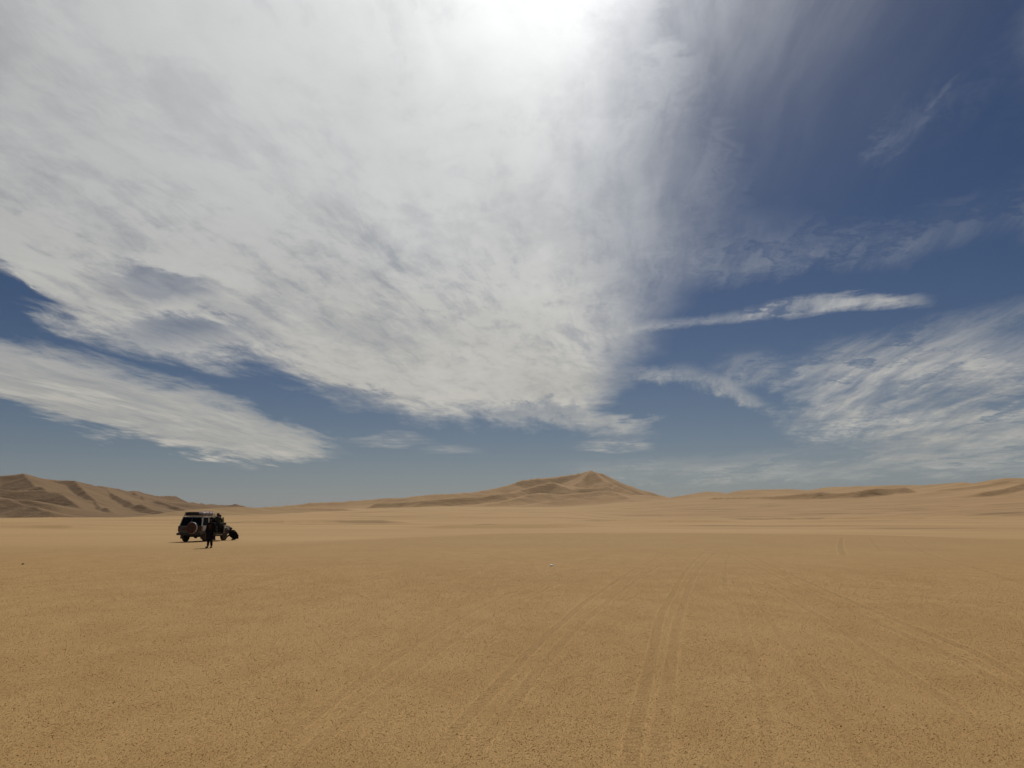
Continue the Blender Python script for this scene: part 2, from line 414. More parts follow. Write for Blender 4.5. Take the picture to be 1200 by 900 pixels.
def dune_height(x, y, b):
    """max over crest lines of a concave profile; returns height above the base and the range id"""
    H = np.zeros_like(x); W = np.zeros(x.shape, dtype=np.int8)
    # sinuous flanks: disturb the sampling position a little
    wx = x + 26 * fbm(x / 260.0, y / 260.0, 3, 21)
    wy = y + 26 * fbm(x / 260.0, y / 260.0, 3, 27)
    for pts, near, far, rise, who in RIDGES:
        P = np.array(pts)
        Hb = P[:, 2] - base_height(P[:, 0], P[:, 1])
        for i in range(len(P) - 1):
            ax, ay, bx_, by_ = P[i, 0], P[i, 1], P[i + 1, 0], P[i + 1, 1]
            ha, hb = max(Hb[i], 0.1), max(Hb[i + 1], 0.1)
            reach = 2.5 * max(ha, hb) / min(near, far) + 60
            sel = np.where((wx > min(ax, bx_) - reach) & (wx < max(ax, bx_) + reach) &
                           (wy > min(ay, by_) - reach) & (wy < max(ay, by_) + reach))
            if len(sel[0]) == 0: continue
            X, Y = wx[sel], wy[sel]
            # keep the crest itself where it was surveyed: no warp close to it
            ux, uy = bx_ - ax, by_ - ay
            L2 = ux * ux + uy * uy
            t0 = np.clip(((X - ax) * ux + (Y - ay) * uy) / L2, 0, 1)
            d0 = np.hypot(X - ax - ux * t0, Y - ay - uy * t0)
            k_ = ss(d0, 5, 130)
            X = x[sel] * (1 - k_) + X * k_; Y = y[sel] * (1 - k_) + Y * k_
            t = np.clip(((X - ax) * ux + (Y - ay) * uy) / L2, 0, 1)
            ex, ey = X - ax - ux * t, Y - ay - uy * t
            d = np.hypot(ex, ey) + 1e-6
            perp = (ux * (Y - ay) - uy * (X - ax)) / math.sqrt(L2) / d      # >0: far side
            f = 0.5 + 0.5 * np.clip(perp, -1, 1)
            s = near + (far - near) * f
            h = ha + (hb - ha) * t
            pw = 2.5 - 1.4 * ss(s, 0.25, 0.60)                # slip faces are straight, stoss flanks concave
            u = np.clip(d * s / h / pw, 0, 1)
            hh = h * (1 - u) ** pw
            up = hh > H[sel]
            Hs = H[sel]; Ws = W[sel]
            Hs[up] = hh[up]; Ws[up] = who
            H[sel] = Hs; W[sel] = Ws
    return H, W

def heights(x, y):
    b = base_height(x, y)
    r = np.hypot(x, y)
    H = np.zeros_like(x); W = np.zeros(x.shape, dtype=np.int8)
    m = (r > 350) & (y > 0) & (r < 5000)
    if m.any():
        h, w = dune_height(x[m], y[m], b[m])
        # secondary crests running over the flanks
        xx, yy = x[m], y[m]
        n1_ = 1 - np.abs(fbm(xx / 190.0 + 0.35 * gnoise(xx / 120, yy / 120, 60), yy / 130.0, 3, 40)) * 1.6
        n2_ = 1 - np.abs(gnoise(xx / 62.0 + 0.4 * gnoise(xx / 50, yy / 50, 61), yy / 45.0, 47)) * 1.8
        flank = np.clip(h / 18.0, 0, 1)
        rough = np.where(w == 1, 0.55, np.where(w == 3, 0.42, np.where(w == 2, 0.35, 0.2)))
        h = h + flank * rough * (6.5 * (n1_ - 0.7) + 1.7 * (n2_ - 0.7))
        H[m] = h; W[m] = w
    W = np.where(H > 0.6, W, 0)
    return b + np.maximum(H, 0), W

# polar sheet round the place where the photographer stands, dense in front, coarse behind
def terrain_sheet(a_deg, radii):
    A_, R_ = np.meshgrid(np.radians(a_deg), radii)
    x, y = R_ * np.sin(A_), R_ * np.cos(A_)
    z, w = heights(x, y)
    return x, y, z, w

r_in = np.concatenate([np.geomspace(0.6, 60, 90, endpoint=False), np.geomspace(60, 500, 190, endpoint=False),
                       np.geomspace(500, 3100, 450, endpoint=False), np.geomspace(3100, 9000, 20)])
a_front = np.concatenate([np.linspace(-42, 42, 1230, endpoint=False), np.linspace(42, 60, 90, endpoint=False),
                          np.linspace(60, 300, 90, endpoint=False), np.linspace(300, 318, 91)])
x, y, z, w = terrain_sheet(a_front, r_in)

def grid_faces(nr, nc):
    i = np.arange(nr - 1)[:, None] * nc + np.arange(nc - 1)[None, :]
    return np.stack([i, i + 1, i + nc + 1, i + nc], -1).reshape(-1, 4)[:, ::-1]

def mesh_from(name, verts, faces, mat, kind='structure', smooth=True):
    used, inv = np.unique(faces.ravel(), return_inverse=True)
    v = verts[used]; f = inv.reshape(faces.shape)
    me = bpy.data.meshes.new(name)
    me.vertices.add(len(v)); me.vertices.foreach_set('co', v.astype(np.float32).ravel())
    me.loops.add(f.size); me.loops.foreach_set('vertex_index', f.astype(np.int32).ravel())
    me.polygons.add(len(f)); me.polygons.foreach_set('loop_start', np.arange(0, f.size, 4, dtype=np.int32))
    me.polygons.foreach_set('use_smooth', np.full(len(f), smooth))
    me.update(calc_edges=True); me.validate()
    me.materials.append(mat)
    o = bpy.data.objects.new(name, me); COL.objects.link(o)
    if kind: o['kind'] = kind
    return o

def new_mat(name):
    m = bpy.data.materials.new(name); m.use_nodes = True
    n = m.node_tree; n.nodes.clear(); E.nt = n
    out = n.nodes.new('ShaderNodeOutputMaterial')
    p = n.nodes.new('ShaderNodeBsdfPrincipled')
    n.links.new(p.outputs[0], out.inputs['Surface'])
    return m, n, p

# ------------------------------------------------------------------ sand
def sand_material(name, plain):
    m, n, p = new_mat(name)
    geo = n.nodes.new('ShaderNodeNewGeometry')
    sp = n.nodes.new('ShaderNodeSeparateXYZ'); n.links.new(geo.outputs['Position'], sp.inputs[0])
    X, Y, Z = (E(sp.outputs[i]) for i in range(3))
    pos = E(geo.outputs['Position'])
    dist = M('SQRT', X * X + Y * Y)
    big = noise(vec(X * 0.012, Y * 0.03, 0.0), 1.0, 5, 0.6)
    mid = noise(vec(X * 0.25, Y * 0.12, 4.0), 1.0, 5, 0.6)
    fine_col = mixcol(sstep(big, 0.35, 0.65), SAND_A, SAND_B)
    n_col = fine_col
    if plain:
        # limit between the coarse sand plain (near) and the fine sand (far)
        lim = curve(X, [(-60, 44), (-32, 46), (-16.4, 49), (-10.5, 61), (-4, 73), (0, 80), (12, 82), (27, 78), (36, 70), (39, 60), (60, 50)], -60.0, 60.0, 0.0, 120.0)
        ragged = (noise(vec(X * 0.5, Y * 0.12, 1.0), 1.0, 4, 0.6) - 0.5)
        soft = sstep(X, -16.0, 2.0, 9.0, 0.9)
        coarse = sstep(Y, lim - soft + ragged * 2.5, lim + soft + ragged * 2.5, 1.0, 0.0)
        # dark streaks lying further out
        st = noise(vec(X * 0.010, Y * 0.045, 7.0), 1.0, 3, 0.5)
        st2 = noise(vec(X * 0.02 + 5.0, Y * 0.02, 9.0), 1.0, 4, 0.55)
        streak = sstep(st, 0.54, 0.64) * sstep(dist, 80.0, 110.0) * sstep(dist, 800.0, 1500.0, 1.0, 0.0) * sstep(st2, 0.35, 0.55)
        # ripple of grit in the coarse sand
        g1 = noise(vec(X, Y * 0.35, Z), 75.0, 4, 0.85)
        g2 = noise(vec(X, Y * 0.35, Z), 24.0, 6, 0.8)
        g3 = noise(vec(X * 1.0, Y * 0.5, 2.0), 1.6, 5, 0.65)
        vo = n.nodes.new('ShaderNodeTexVoronoi'); feed(vo.inputs['Vector'], pos); vo.inputs['Scale'].default_value = 34.0
        vd = E(vo.outputs['Distance'])
        vo2 = n.nodes.new('ShaderNodeTexVoronoi'); feed(vo2.inputs['Vector'], pos); vo2.inputs['Scale'].default_value = 7.5
        vd2 = E(vo2.outputs['Distance'])
        pit = sstep(vd, 0.34, 0.10) * sstep(g2, 0.47, 0.60)
        pit2 = sstep(vd2, 0.22, 0.06) * sstep(g3, 0.50, 0.62)
        grit_col = mixcol(sstep(g3 * 0.6 + mid * 0.4, 0.38, 0.64), GRIT_A, GRIT_B)
        speck = 0.76 + 0.44 * sstep(g1 * 0.7 + g2 * 0.3, 0.38, 0.62)
        grit_col = mulcol(grit_col, speck * (1.0 - 0.55 * pit) * (1.0 - 0.35 * pit2))
        grit_col = mixcol(sstep(dist, 14.0, 58.0) * 0.42, grit_col, mulcol((0.35, 0.228, 0.106), speck))
        # tyre tracks
        tr = None; trh = None
        for pts, width, strength in TRACKS:
            width *= 0.52; strength = min(1.0, strength * 1.1)
            g = [on_ground(*q) for q in pts]
            ylo, yhi = min(q[1] for q in g), max(q[1] for q in g)
            cx = curve(Y, [(q[1], q[0]) for q in g], ylo, yhi, -60.0, 60.0)
            slope = (g[-1][0] - g[0][0]) / (g[-1][1] - g[0][1])
            corr = 1.0 / math.sqrt(1 + slope * slope)
            off = (X - cx) * corr + (g2 - 0.5) * 0.03
            dd = M('ABSOLUTE', off)
            inr = sstep(Y, ylo - 1.0, ylo + 0.5) * sstep(Y, yhi - 6.0, yhi, 1.0, 0.0)
            mk = sstep(dd, width * 0.7, width * 1.15, 1.0, 0.0) * inr * strength
            rim = sstep(dd, width * 0.9, width * 1.3) * sstep(dd, width * 1.4, width * 2.1, 1.0, 0.0) * inr * strength
            tr = mk if tr is None else vmax(tr, mk)
            trh = rim if trh is None else vmax(trh, rim)
        lt = None
        for pts in LEFT_TRACKS:                         # old tracks crossing on the left, pale on the near sand
            g = [on_ground(*q) for q in pts]
            xlo, xhi = g[0][0], g[-1][0]
            cy_ = curve(X, g, xlo, xhi, 0.0, 60.0)
            off = M('ABSOLUTE', Y - cy_)
            mk = sstep(off, 0.16, 0.42, 1.0, 0.0) * sstep(X, xlo - 0.5, xlo + 2.0) * sstep(X, xhi - 3.0, xhi, 1.0, 0.0)
            lt = mk if lt is None else vmax(lt, mk)
        trh = vmax(trh, lt * 0.9)
        broken = sstep(g3, 0.30, 0.55, 0.35, 1.0)
        tr = tr * broken; trh = trh * broken
        tread = M('SINE', Y * 62.0 + M('ABSOLUTE', M('SINE', X * 16.0)) * 2.0)
        grit_col = mulcol(grit_col, (1.0 - 0.10 * tr) * (1.0 + 0.10 * trh))
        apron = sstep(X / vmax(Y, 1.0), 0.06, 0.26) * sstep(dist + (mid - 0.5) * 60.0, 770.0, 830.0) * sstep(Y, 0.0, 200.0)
        fine_col = mixcol(apron, fine_col, mixcol(sstep(big, 0.35, 0.65), DUNE_A, DUNE_B))  # dune sand on the apron; shade of its slope put into the colour
        n_col = mixcol(coarse, mulcol(fine_col, (1.0 - 0.34 * streak) * (1.0 - 0.10 * tr)), grit_col)
        near = sstep(dist, 60.0, 14.0)
        hgt = (g1 * 0.8 + g2 * 0.2 - pit * 0.25 - pit2 * 0.3) * (0.006 * coarse) \
            + g3 * 0.02 + (trh * 0.9 - tr) * 0.005 + tr * tread * 0.0022 * near
        b = n.nodes.new('ShaderNodeBump'); b.inputs['Strength'].default_value = 1.0; b.inputs['Distance'].default_value = 1.0
        feed(b.inputs['Height'], hgt); n.links.new(b.outputs[0], p.inputs['Normal'])
    else:
        rp = noise(vec(X * 0.05, Y * 0.05, Z * 0.2), 1.0, 6, 0.62)
        b = n.nodes.new('ShaderNodeBump'); b.inputs['Strength'].default_value = 0.7; b.inputs['Distance'].default_value = 1.0
        feed(b.inputs['Height'], rp * 3.0); n.links.new(b.outputs[0], p.inputs['Normal'])
    feed(p.inputs['Base Color'], n_col)
    p.inputs['Roughness'].default_value = 0.95
    p.inputs['Specular IOR Level'].default_value = 0.12
    return m

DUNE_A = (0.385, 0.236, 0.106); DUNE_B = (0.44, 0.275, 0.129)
SAND_A = (0.435, 0.274, 0.121); SAND_B = (0.485, 0.31, 0.144)
GRIT_A = (0.41, 0.2475, 0.095); GRIT_B = (0.465, 0.29, 0.117)
TRACKS = [
    ([(737, 897), (748, 838), (757, 800), (765, 766), (774, 723), (787, 698), (799, 676), (815, 656), (830, 645), (855, 635.6), (880, 628.5)], 0.11, 0.72),
    ([(771, 897), (775, 853), (781, 813), (788, 766), (794, 729), (803, 700), (812, 678), (828, 657), (842, 645.6), (868, 635.6), (893, 628.5)], 0.12, 0.55),
    ([(520, 870), (603, 782), (634, 751), (662, 726), (684, 707), (709, 690), (737, 671), (765, 656), (787, 647), (812, 638)], 0.11, 0.75),
    ([(565, 870), (640, 775), (672, 740), (703, 712), (735, 688), (762, 669), (790, 654), (822, 640)], 0.11, 0.6),
    ([(1197, 795), (1175, 782), (1145, 766), (1112, 752), (1050, 727), (987, 700), (930, 675), (880, 652), (850, 640)], 0.13, 0.75),
    ([(1190, 810), (1120, 772), (1040, 735), (975, 706), (915, 678), (865, 652), (838, 640)], 0.13, 0.65),
    ([(1152, 852), (1130, 835), (1060, 790), (980, 735), (915, 695), (880, 670)], 0.12, 0.6),
    ([(988, 650), (985, 640), (987, 629)], 0.28, 0.9),
    ([(1032, 645), (1023, 636), (1018, 628)], 0.2, 0.6),
    ([(1198, 684), (1150, 668), (1098, 653), (1070, 640), (1056, 629)], 0.2, 0.6),
    ([(849, 690), (849, 667), (852, 655), (858, 645)], 0.12, 0.4),
    ([(300, 890), (420, 800), (520, 735), (610, 690), (690, 660)], 0.11, 0.6),
    ([(345, 890), (462, 800), (556, 735), (640, 690), (712, 660)], 0.11, 0.5),
    ([(1010, 890), (960, 810), (925, 760), (892, 710), (868, 670)], 0.11, 0.5),
    ([(905, 890), (890, 810), (874, 740), (862, 690)], 0.11, 0.4),
]
LEFT_TRACKS = [
    [(0, 713), (75, 702), (150, 690), (300, 664), (400, 650), (470, 641)],
    [(0, 722), (90, 708), (170, 695), (320, 667), (410, 654), (480, 644)],
    [(0, 672), (100, 664), (200, 654), (300, 646)],
    [(330, 800), (450, 720), (560, 672), (640, 646)],
]
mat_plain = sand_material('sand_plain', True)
SAND_A, SAND_B = DUNE_A, DUNE_B
mat_dune = sand_material('dune_sand', False)
SAND_A = (0.20, 0.122, 0.060); SAND_B = (0.255, 0.161, 0.080)  # darker sand, with the shade of the left slopes put into it
mat_dark = sand_material('shaded_dune_sand', False)
SAND_A = (0.31, 0.195, 0.09); SAND_B = (0.36, 0.23, 0.107)
mat_mid = sand_material('brown_dune_sand', False)

V = np.stack([x, y, z], -1).reshape(-1, 3)
F = grid_faces(*x.shape)
fw = w.reshape(-1)[F].max(axis=1)
fw[(fw > 0) & (w.reshape(-1)[F].min(axis=1) == 0)] = 0     # faces touching the plain belong to the ground
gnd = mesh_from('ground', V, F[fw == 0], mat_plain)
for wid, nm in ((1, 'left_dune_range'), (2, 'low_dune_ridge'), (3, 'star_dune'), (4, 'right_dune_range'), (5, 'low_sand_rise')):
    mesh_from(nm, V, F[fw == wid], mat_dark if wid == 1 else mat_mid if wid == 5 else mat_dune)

# small disc under the photographer closing the sheet
bm = bmesh.new()
bmesh.ops.create_circle(bm, cap_ends=True, segments=64, radius=0.62)
me = bpy.data.meshes.new('sand_patch'); bm.to_mesh(me); bm.free()
me.materials.append(mat_plain)
o = bpy.data.objects.new('sand_patch', me); o['kind'] = 'structure'; o.location.z = -0.004; COL.objects.link(o)

# ------------------------------------------------------------------ clods and coarse grains lying on the plain
def grain_material():
    m, n, p = new_mat('grit')
    oi = n.nodes.new('ShaderNodeObjectInfo')
    r = E(oi.outputs['Random'])
    c = mixcol(sstep(r, 0.02, 0.35), (0.12, 0.07, 0.028), (0.45, 0.275, 0.098))
    feed(p.inputs['Base Color'], c); p.inputs['Roughness'].default_value = 0.9
    p.inputs['Specular IOR Level'].default_value = 0.15
    return m

def scatter_grit(count):
    rs = np.random.RandomState(5)
    u = rs.rand(count)
    r = 4.2 * (58.0 / 4.2) ** (u ** 0.85)
    a = np.radians(rs.uniform(-56, 56, count))
    x_, y_ = r * np.sin(a), r * np.cos(a)
    pn = fbm(x_ * 0.9, y_ * 0.9, 3, 70) + 0.5 * fbm(x_ * 0.12, y_ * 0.12, 2, 75)
    keep = rs.rand(count) < np.clip(0.75 + pn * 0.2, 0.4, 1.0) * (1 - ss(np.abs(np.degrees(a)), 37, 56))
    for tp, tw_, ts in TRACKS[:7] + TRACKS[-4:]:                      # wheels pressed the grains in
        g = np.array([on_ground(*q) for q in tp]); g = g[g[:, 1].argsort()]
        d_ = np.abs(x_ - np.interp(y_, g[:, 1], g[:, 0]))
        keep &= ~((d_ < tw_ * 0.8) & (y_ > g[0, 1]) & (y_ < g[-1, 1]) & (rs.rand(count) < 0.3 * ts))
    x_, y_, r = x_[keep], y_[keep], r[keep]
    z_, _ = heights(x_, y_)
    sz = np.exp(rs.normal(-6.22, 0.34, len(x_))) * (0.85 + np.clip(r, 0, 22) / 22.0) * (1 - 0.75 * ss(r, 20, 56))
    me = bpy.data.meshes.new('coarse_grit')
    me.vertices.add(len(x_)); me.vertices.foreach_set('co', np.stack([x_, y_, z_ + sz * 0.25], -1).astype(np.float32).ravel())
    at = me.attributes.new('size', 'FLOAT', 'POINT'); at.data.foreach_set('value', sz.astype(np.float32))
    o = bpy.data.objects.new('coarse_grit', me); COL.objects.link(o); o['kind'] = 'stuff'
    o['label'] = 'coarse dark grit and small clods strewn over the near sand'
    ng = bpy.data.node_groups.new('grit_scatter', 'GeometryNodeTree')
    ng.interface.new_socket('Geometry', in_out='INPUT', socket_type='NodeSocketGeometry')
    ng.interface.new_socket('Geometry', in_out='OUTPUT', socket_type='NodeSocketGeometry')
    gi, go = ng.nodes.new('NodeGroupInput'), ng.nodes.new('NodeGroupOutput')
    ip = ng.nodes.new('GeometryNodeInstanceOnPoints')
    pr = ng.nodes.new('GeometryNodeMeshIcoSphere'); pr.inputs['Subdivisions'].default_value = 1
    pr.inputs['Radius'].default_value = 1.0
    tf = ng.nodes.new('GeometryNodeTransform'); tf.inputs['Scale'].default_value = (1.0, 0.85, 0.8)
    sm = ng.nodes.new('GeometryNodeSetMaterial'); sm.inputs['Material'].default_value = grain_material()
    na = ng.nodes.new('GeometryNodeInputNamedAttribute'); na.data_type = 'FLOAT'; na.inputs['Name'].default_value = 'size'
    rv = ng.nodes.new('FunctionNodeRandomValue'); rv.data_type = 'FLOAT_VECTOR'
    rv.inputs[0].default_value = (-0.4, -0.4, 0.0); rv.inputs[1].default_value = (0.4, 0.4, 6.28)
    L = ng.links.new
    L(gi.outputs[0], ip.inputs['Points'])
    L(pr.outputs['Mesh'], tf.inputs['Geometry']); L(tf.outputs[0], sm.inputs['Geometry']); L(sm.outputs[0], ip.inputs['Instance'])
    L(rv.outputs[0], ip.inputs['Rotation']); L(na.outputs['Attribute'], ip.inputs['Scale'])
    L(ip.outputs[0], go.inputs[0])
    md = o.modifiers.new('grit', 'NODES'); md.node_group = ng
    return o
scatter_grit(1200000)

# ------------------------------------------------------------------ materials of the things
def simple_mat(name, col, rough=0.6, metal=0.0, spec=0.4, dust=0.0, grain=0.0, scale=6.0):
    m, n, p = new_mat(name)
    tcn = n.nodes.new('ShaderNodeTexCoord'); v = E(tcn.outputs['Object'])
    c = col
    nz = noise(v, scale, 5, 0.6)
    lowc = tuple(x * (1 - 0.30 - grain) for x in col)
    c = mixcol(sstep(nz, 0.3, 0.7), lowc, col)
    if dust:
        sz = n.nodes.new('ShaderNodeSeparateXYZ'); n.links.new(tcn.outputs['Object'], sz.inputs[0])
        f = clamp01(sstep(E(sz.outputs[2]), 1.3, 0.3) * dust + sstep(noise(v, 2.5, 5, 0.65), 0.45, 0.75) * dust * 0.6)
        c = mixcol(f, c, (0.36, 0.26, 0.16))
    feed(p.inputs['Base Color'], c)
    p.inputs['Roughness'].default_value = rough
    p.inputs['Metallic'].default_value = metal
    p.inputs['Specular IOR Level'].default_value = spec
    return m

MT = dict(
    white=simple_mat('dusty_white_paint', (0.36, 0.352, 0.34), 0.32, 0, 0.5, dust=0.25),
    rear=simple_mat('dusty_shaded_white', (0.055, 0.048, 0.042), 0.45, 0, 0.4, dust=0.3),  # white body paint in shade: the shade is put into the colour
    black=simple_mat('black_plastic', (0.018, 0.018, 0.018), 0.6, dust=0.05),
    rubber=simple_mat('tyre_rubber', (0.022, 0.020, 0.018), 0.85, spec=0.2, dust=0.08),
    steel=simple_mat('steel_rim', (0.32, 0.31, 0.30), 0.4, 0.7),
    cover=simple_mat('red_brown_cover', (0.085, 0.026, 0.016), 0.8),
    coverband=simple_mat('pale_vinyl', (0.42, 0.40, 0.38), 0.4),
    redlamp=simple_mat('red_lamp', (0.07, 0.008, 0.007), 0.35),
    lamp=simple_mat('clear_lamp', (0.7, 0.7, 0.68), 0.15),
    plate=simple_mat('dark_red_plate', (0.06, 0.012, 0.010), 0.5),
    seat=simple_mat('seat_cloth', (0.07, 0.06, 0.055), 0.9),
    case=simple_mat('black_case', (0.015, 0.015, 0.017), 0.7),
    wrap=simple_mat('pale_pink_wrap', (0.62, 0.50, 0.47), 0.7, grain=0.2, scale=9),
    robe=simple_mat('black_robe_cloth', (0.012, 0.011, 0.013), 0.95, spec=0.1),
    shawl=simple_mat('brown_shawl_cloth', (0.085, 0.035, 0.018), 0.95, spec=0.1, grain=0.2),
    olive=simple_mat('olive_cloth', (0.045, 0.042, 0.028), 0.95, spec=0.1),
    navy=simple_mat('navy_cloth', (0.015, 0.017, 0.026), 0.95, spec=0.1),
    grey=simple_mat('grey_cloth', (0.06, 0.058, 0.056), 0.95, spec=0.1),
    skin=simple_mat('skin', (0.09, 0.045, 0.028), 0.6, spec=0.3, scale=20),
    hair=simple_mat('hair', (0.010, 0.008, 0.007), 0.7),
    eye=simple_mat('eye', (0.02, 0.015, 0.012), 0.2),
    shoe=simple_mat('dark_leather', (0.018, 0.014, 0.012), 0.6),
    stone=simple_mat('pale_stone', (0.86, 0.83, 0.78), 0.5, grain=-0.15),
    darkstone=simple_mat('dark_stone', (0.07, 0.045, 0.03), 0.8),
)

def glass_mat(name, tint, gloss=0.10):
    m = bpy.data.materials.new(name); m.use_nodes = True
    n = m.node_tree; n.nodes.clear()
    out = n.nodes.new('ShaderNodeOutputMaterial')
    tr = n.nodes.new('ShaderNodeBsdfTransparent'); tr.inputs[0].default_value = (*tint, 1)
    gl = n.nodes.new('ShaderNodeBsdfGlossy'); gl.inputs['Roughness'].default_value = 0.05
    mxs = n.nodes.new('ShaderNodeMixShader'); mxs.inputs[0].default_value = gloss
    n.links.new(tr.outputs[0], mxs.inputs[1]); n.links.new(gl.outputs[0], mxs.inputs[2])
    n.links.new(mxs.outputs[0], out.inputs['Surface'])
    return m
MT['glass'] = glass_mat('tinted_glass', (0.03, 0.035, 0.035), 0.02)
MT['clearglass'] = glass_mat('windscreen_glass', (0.55, 0.62, 0.55), 0.07)

# ------------------------------------------------------------------ building helpers
def ground_z(x, y):
    return float(heights(np.array([x], float), np.array([y], float))[0][0])

def thing(name, label, cat, loc, rz=0.0, group=None):
    o = bpy.data.objects.new(name, None); COL.objects.link(o)
    o.location = loc; o.rotation_euler = (0, 0, rz); o.empty_display_size = 0.3
    o['label'] = label; o['category'] = cat
    if group: o['group'] = group
    return o

def part(name, bm, mat, parent=None, smooth=False, bevel=0.0):
    if bevel:
        es = [e for e in bm.edges if len(e.link_faces) == 2 and e.calc_face_angle(0) > 0.5]
        bmesh.ops.bevel(bm, geom=es, offset=bevel, segments=2, affect='EDGES', clamp_overlap=True)
    bmesh.ops.recalc_face_normals(bm, faces=bm.faces)
    me = bpy.data.meshes.new(name); bm.to_mesh(me); bm.free()
    for p in me.polygons: p.use_smooth = smooth
    me.materials.append(mat)
    o = bpy.data.objects.new(name, me); COL.objects.link(o)
    if parent: o.parent = parent
    return o

def box(bm, x0, x1, y0, y1, z0, z1):
    vs = [bm.verts.new((x, y, z)) for x in (x0, x1) for y in (y0, y1) for z in (z0, z1)]
    for f in ((0, 1, 3, 2), (4, 6, 7, 5), (0, 4, 5, 1), (2, 3, 7, 6), (0, 2, 6, 4), (1, 5, 7, 3)):
        bm.faces.new([vs[i] for i in f])
    return vs

def prism(bm, pts, x0, x1, f=None):
    """polygon in (y, z) extruded along x; f(x, y, z) may move the points"""
    f = f or (lambda x, y, z: (x, y, z))
    a = [bm.verts.new(f(x0, y, z)) for y, z in pts]; b = [bm.verts.new(f(x1, y, z)) for y, z in pts]
    bm.faces.new(a); bm.faces.new(b[::-1])
    n = len(pts)
    for i in range(n): bm.faces.new((a[i], b[i], b[(i + 1) % n], a[(i + 1) % n]))

def revolve(bm, prof, axis='x', c=(0, 0, 0), seg=28):
    """profile (radius, offset along the axis) turned round the axis"""
    rings = []
    for r, o_ in prof:
        ring = []
        for k_ in range(seg):
            t = 2 * math.pi * k_ / seg
            p = {'x': (o_, r * math.cos(t), r * math.sin(t)), 'y': (r * math.cos(t), o_, r * math.sin(t)),
                 'z': (r * math.cos(t), r * math.sin(t), o_)}[axis]
            ring.append(bm.verts.new((p[0] + c[0], p[1] + c[1], p[2] + c[2])))
        rings.append(ring)
    for a, b in zip(rings, rings[1:]):
        for k_ in range(seg): bm.faces.new((a[k_], a[(k_ + 1) % seg], b[(k_ + 1) % seg], b[k_]))
    bm.faces.new(rings[0][::-1]); bm.faces.new(rings[-1])

def bar(bm, p, q, r, seg=8):
    p, q = Vector(p), Vector(q); d = (q - p)
    rot = d.to_track_quat('Z', 'Y').to_matrix()
    rings = []
    for s_ in (p, q):
        rings.append([bm.verts.new(s_ + rot @ Vector((r * math.cos(2 * math.pi * k_ / seg), r * math.sin(2 * math.pi * k_ / seg), 0))) for k_ in range(seg)])
    a, b = rings
    for k_ in range(seg): bm.faces.new((a[k_], a[(k_ + 1) % seg], b[(k_ + 1) % seg], b[k_]))
    bm.faces.new(a[::-1]); bm.faces.new(b)

# ------------------------------------------------------------------ the off-road car
CAR_X, CAR_Y, CAR_H, CAR_S = -22.03, 54.2, R(5.0), 0.94
CAR_W = 0.88
car = thing('offroad_car', 'dusty white off-road car with loaded roof rack, rear spare wheel and one open front door', 'car',
            (CAR_X, CAR_Y, ground_z(CAR_X, CAR_Y)), -CAR_H)
car.scale = (CAR_W, CAR_S, CAR_S)

RW, FW, WR = -1.42, 1.42, 0.41      # axles, tyre radius
def arch(cy, r=0.50, z0=0.56):
    """points of a wheel opening, front to rear seen along the sill"""
    a0 = math.asin((z0 - WR) / r)
    return [(cy + r * math.cos(t), WR + r * math.sin(t)) for t in np.linspace(a0, math.pi - a0, 9)]
prof = [(-2.28, 0.62), (-2.34, 0.80), (-2.33, 1.16), (-2.25, 1.19), (0.95, 1.19), (1.15, 1.21), (2.10, 1.12), (2.34, 1.02), (2.40, 0.80), (2.36, 0.60)]
prof = prof + arch(FW) + arch(RW)
def waist(x, y, z):                 # the flanks lean in a little at the bottom and top
    k_ = 1.0 - 0.035 * abs(z - 0.95) / 0.4
    k_ *= 1.0 - 0.05 * max(0.0, (y - 1.6)) / 0.8
    return x * k_, y, z
bm = bmesh.new(); prism(bm, prof, -0.95, 0.95, waist)
body = part('body', bm, MT['white'], car, bevel=0.035)
# the rear face and its doors
bm = bmesh.new(); box(bm, -0.86, -0.04, -2.375, -2.33, 0.68, 1.14)
tg = part('tailgate', bm, MT['rear'], car, bevel=0.012)
bm = bmesh.new(); box(bm, -0.62, -0.22, -2.392, -2.377, 0.86, 0.98); part('number_plate', bm, MT['plate'], tg)
bm = bmesh.new(); box(bm, -0.30, -0.14, -2.40, -2.377, 1.03, 1.06); part('handle', bm, MT['black'], tg)
bm = bmesh.new(); box(bm, -0.02, 0.86, -2.375, -2.33, 0.68, 1.14)
tg2 = part('tailgate', bm, MT['rear'], car, bevel=0.012); tg2['label'] = 'right tailgate carrying the spare wheel'
for z_ in (0.78, 1.0):
    bm = bmesh.new(); bar(bm, (0.84, -2.385, z_), (0.84, -2.385, z_ + 0.06), 0.02); part('hinge', bm, MT['black'], tg2)
for s_ in (-1, 1):
    bm = bmesh.new(); box(bm, s_ * 0.905 - 0.055, s_ * 0.905 + 0.055, -2.39, -2.20, 0.78, 1.15)
    part('tail_light', bm, MT['redlamp'], car, bevel=0.01)
bm = bmesh.new(); box(bm, -0.98, 0.98, -2.52, -2.30, 0.50, 0.66); box(bm, -0.55, -0.35, -2.30, -2.0, 0.52, 0.60); box(bm, 0.35, 0.55, -2.30, -2.0, 0.52, 0.60)
part('rear_bumper', bm, MT['black'], car, bevel=0.03)
bm = bmesh.new(); prism(bm, [(2.38, 0.50), (2.60, 0.56), (2.60, 0.78), (2.38, 0.78)], -0.93, 0.93)
part('front_bumper', bm, MT['black'], car, bevel=0.03)
bm = bmesh.new(); box(bm, -0.52, 0.52, 2.37, 2.43, 0.82, 0.99); part('grille', bm, MT['black'], car)
for s_ in (-1, 1):
    bm = bmesh.new(); revolve(bm, [(0.10, 2.36), (0.105, 2.42), (0.07, 2.44)], 'y', (s_ * 0.68, 0, 0.90), 18)
    part('headlight', bm, MT['lamp'], car)
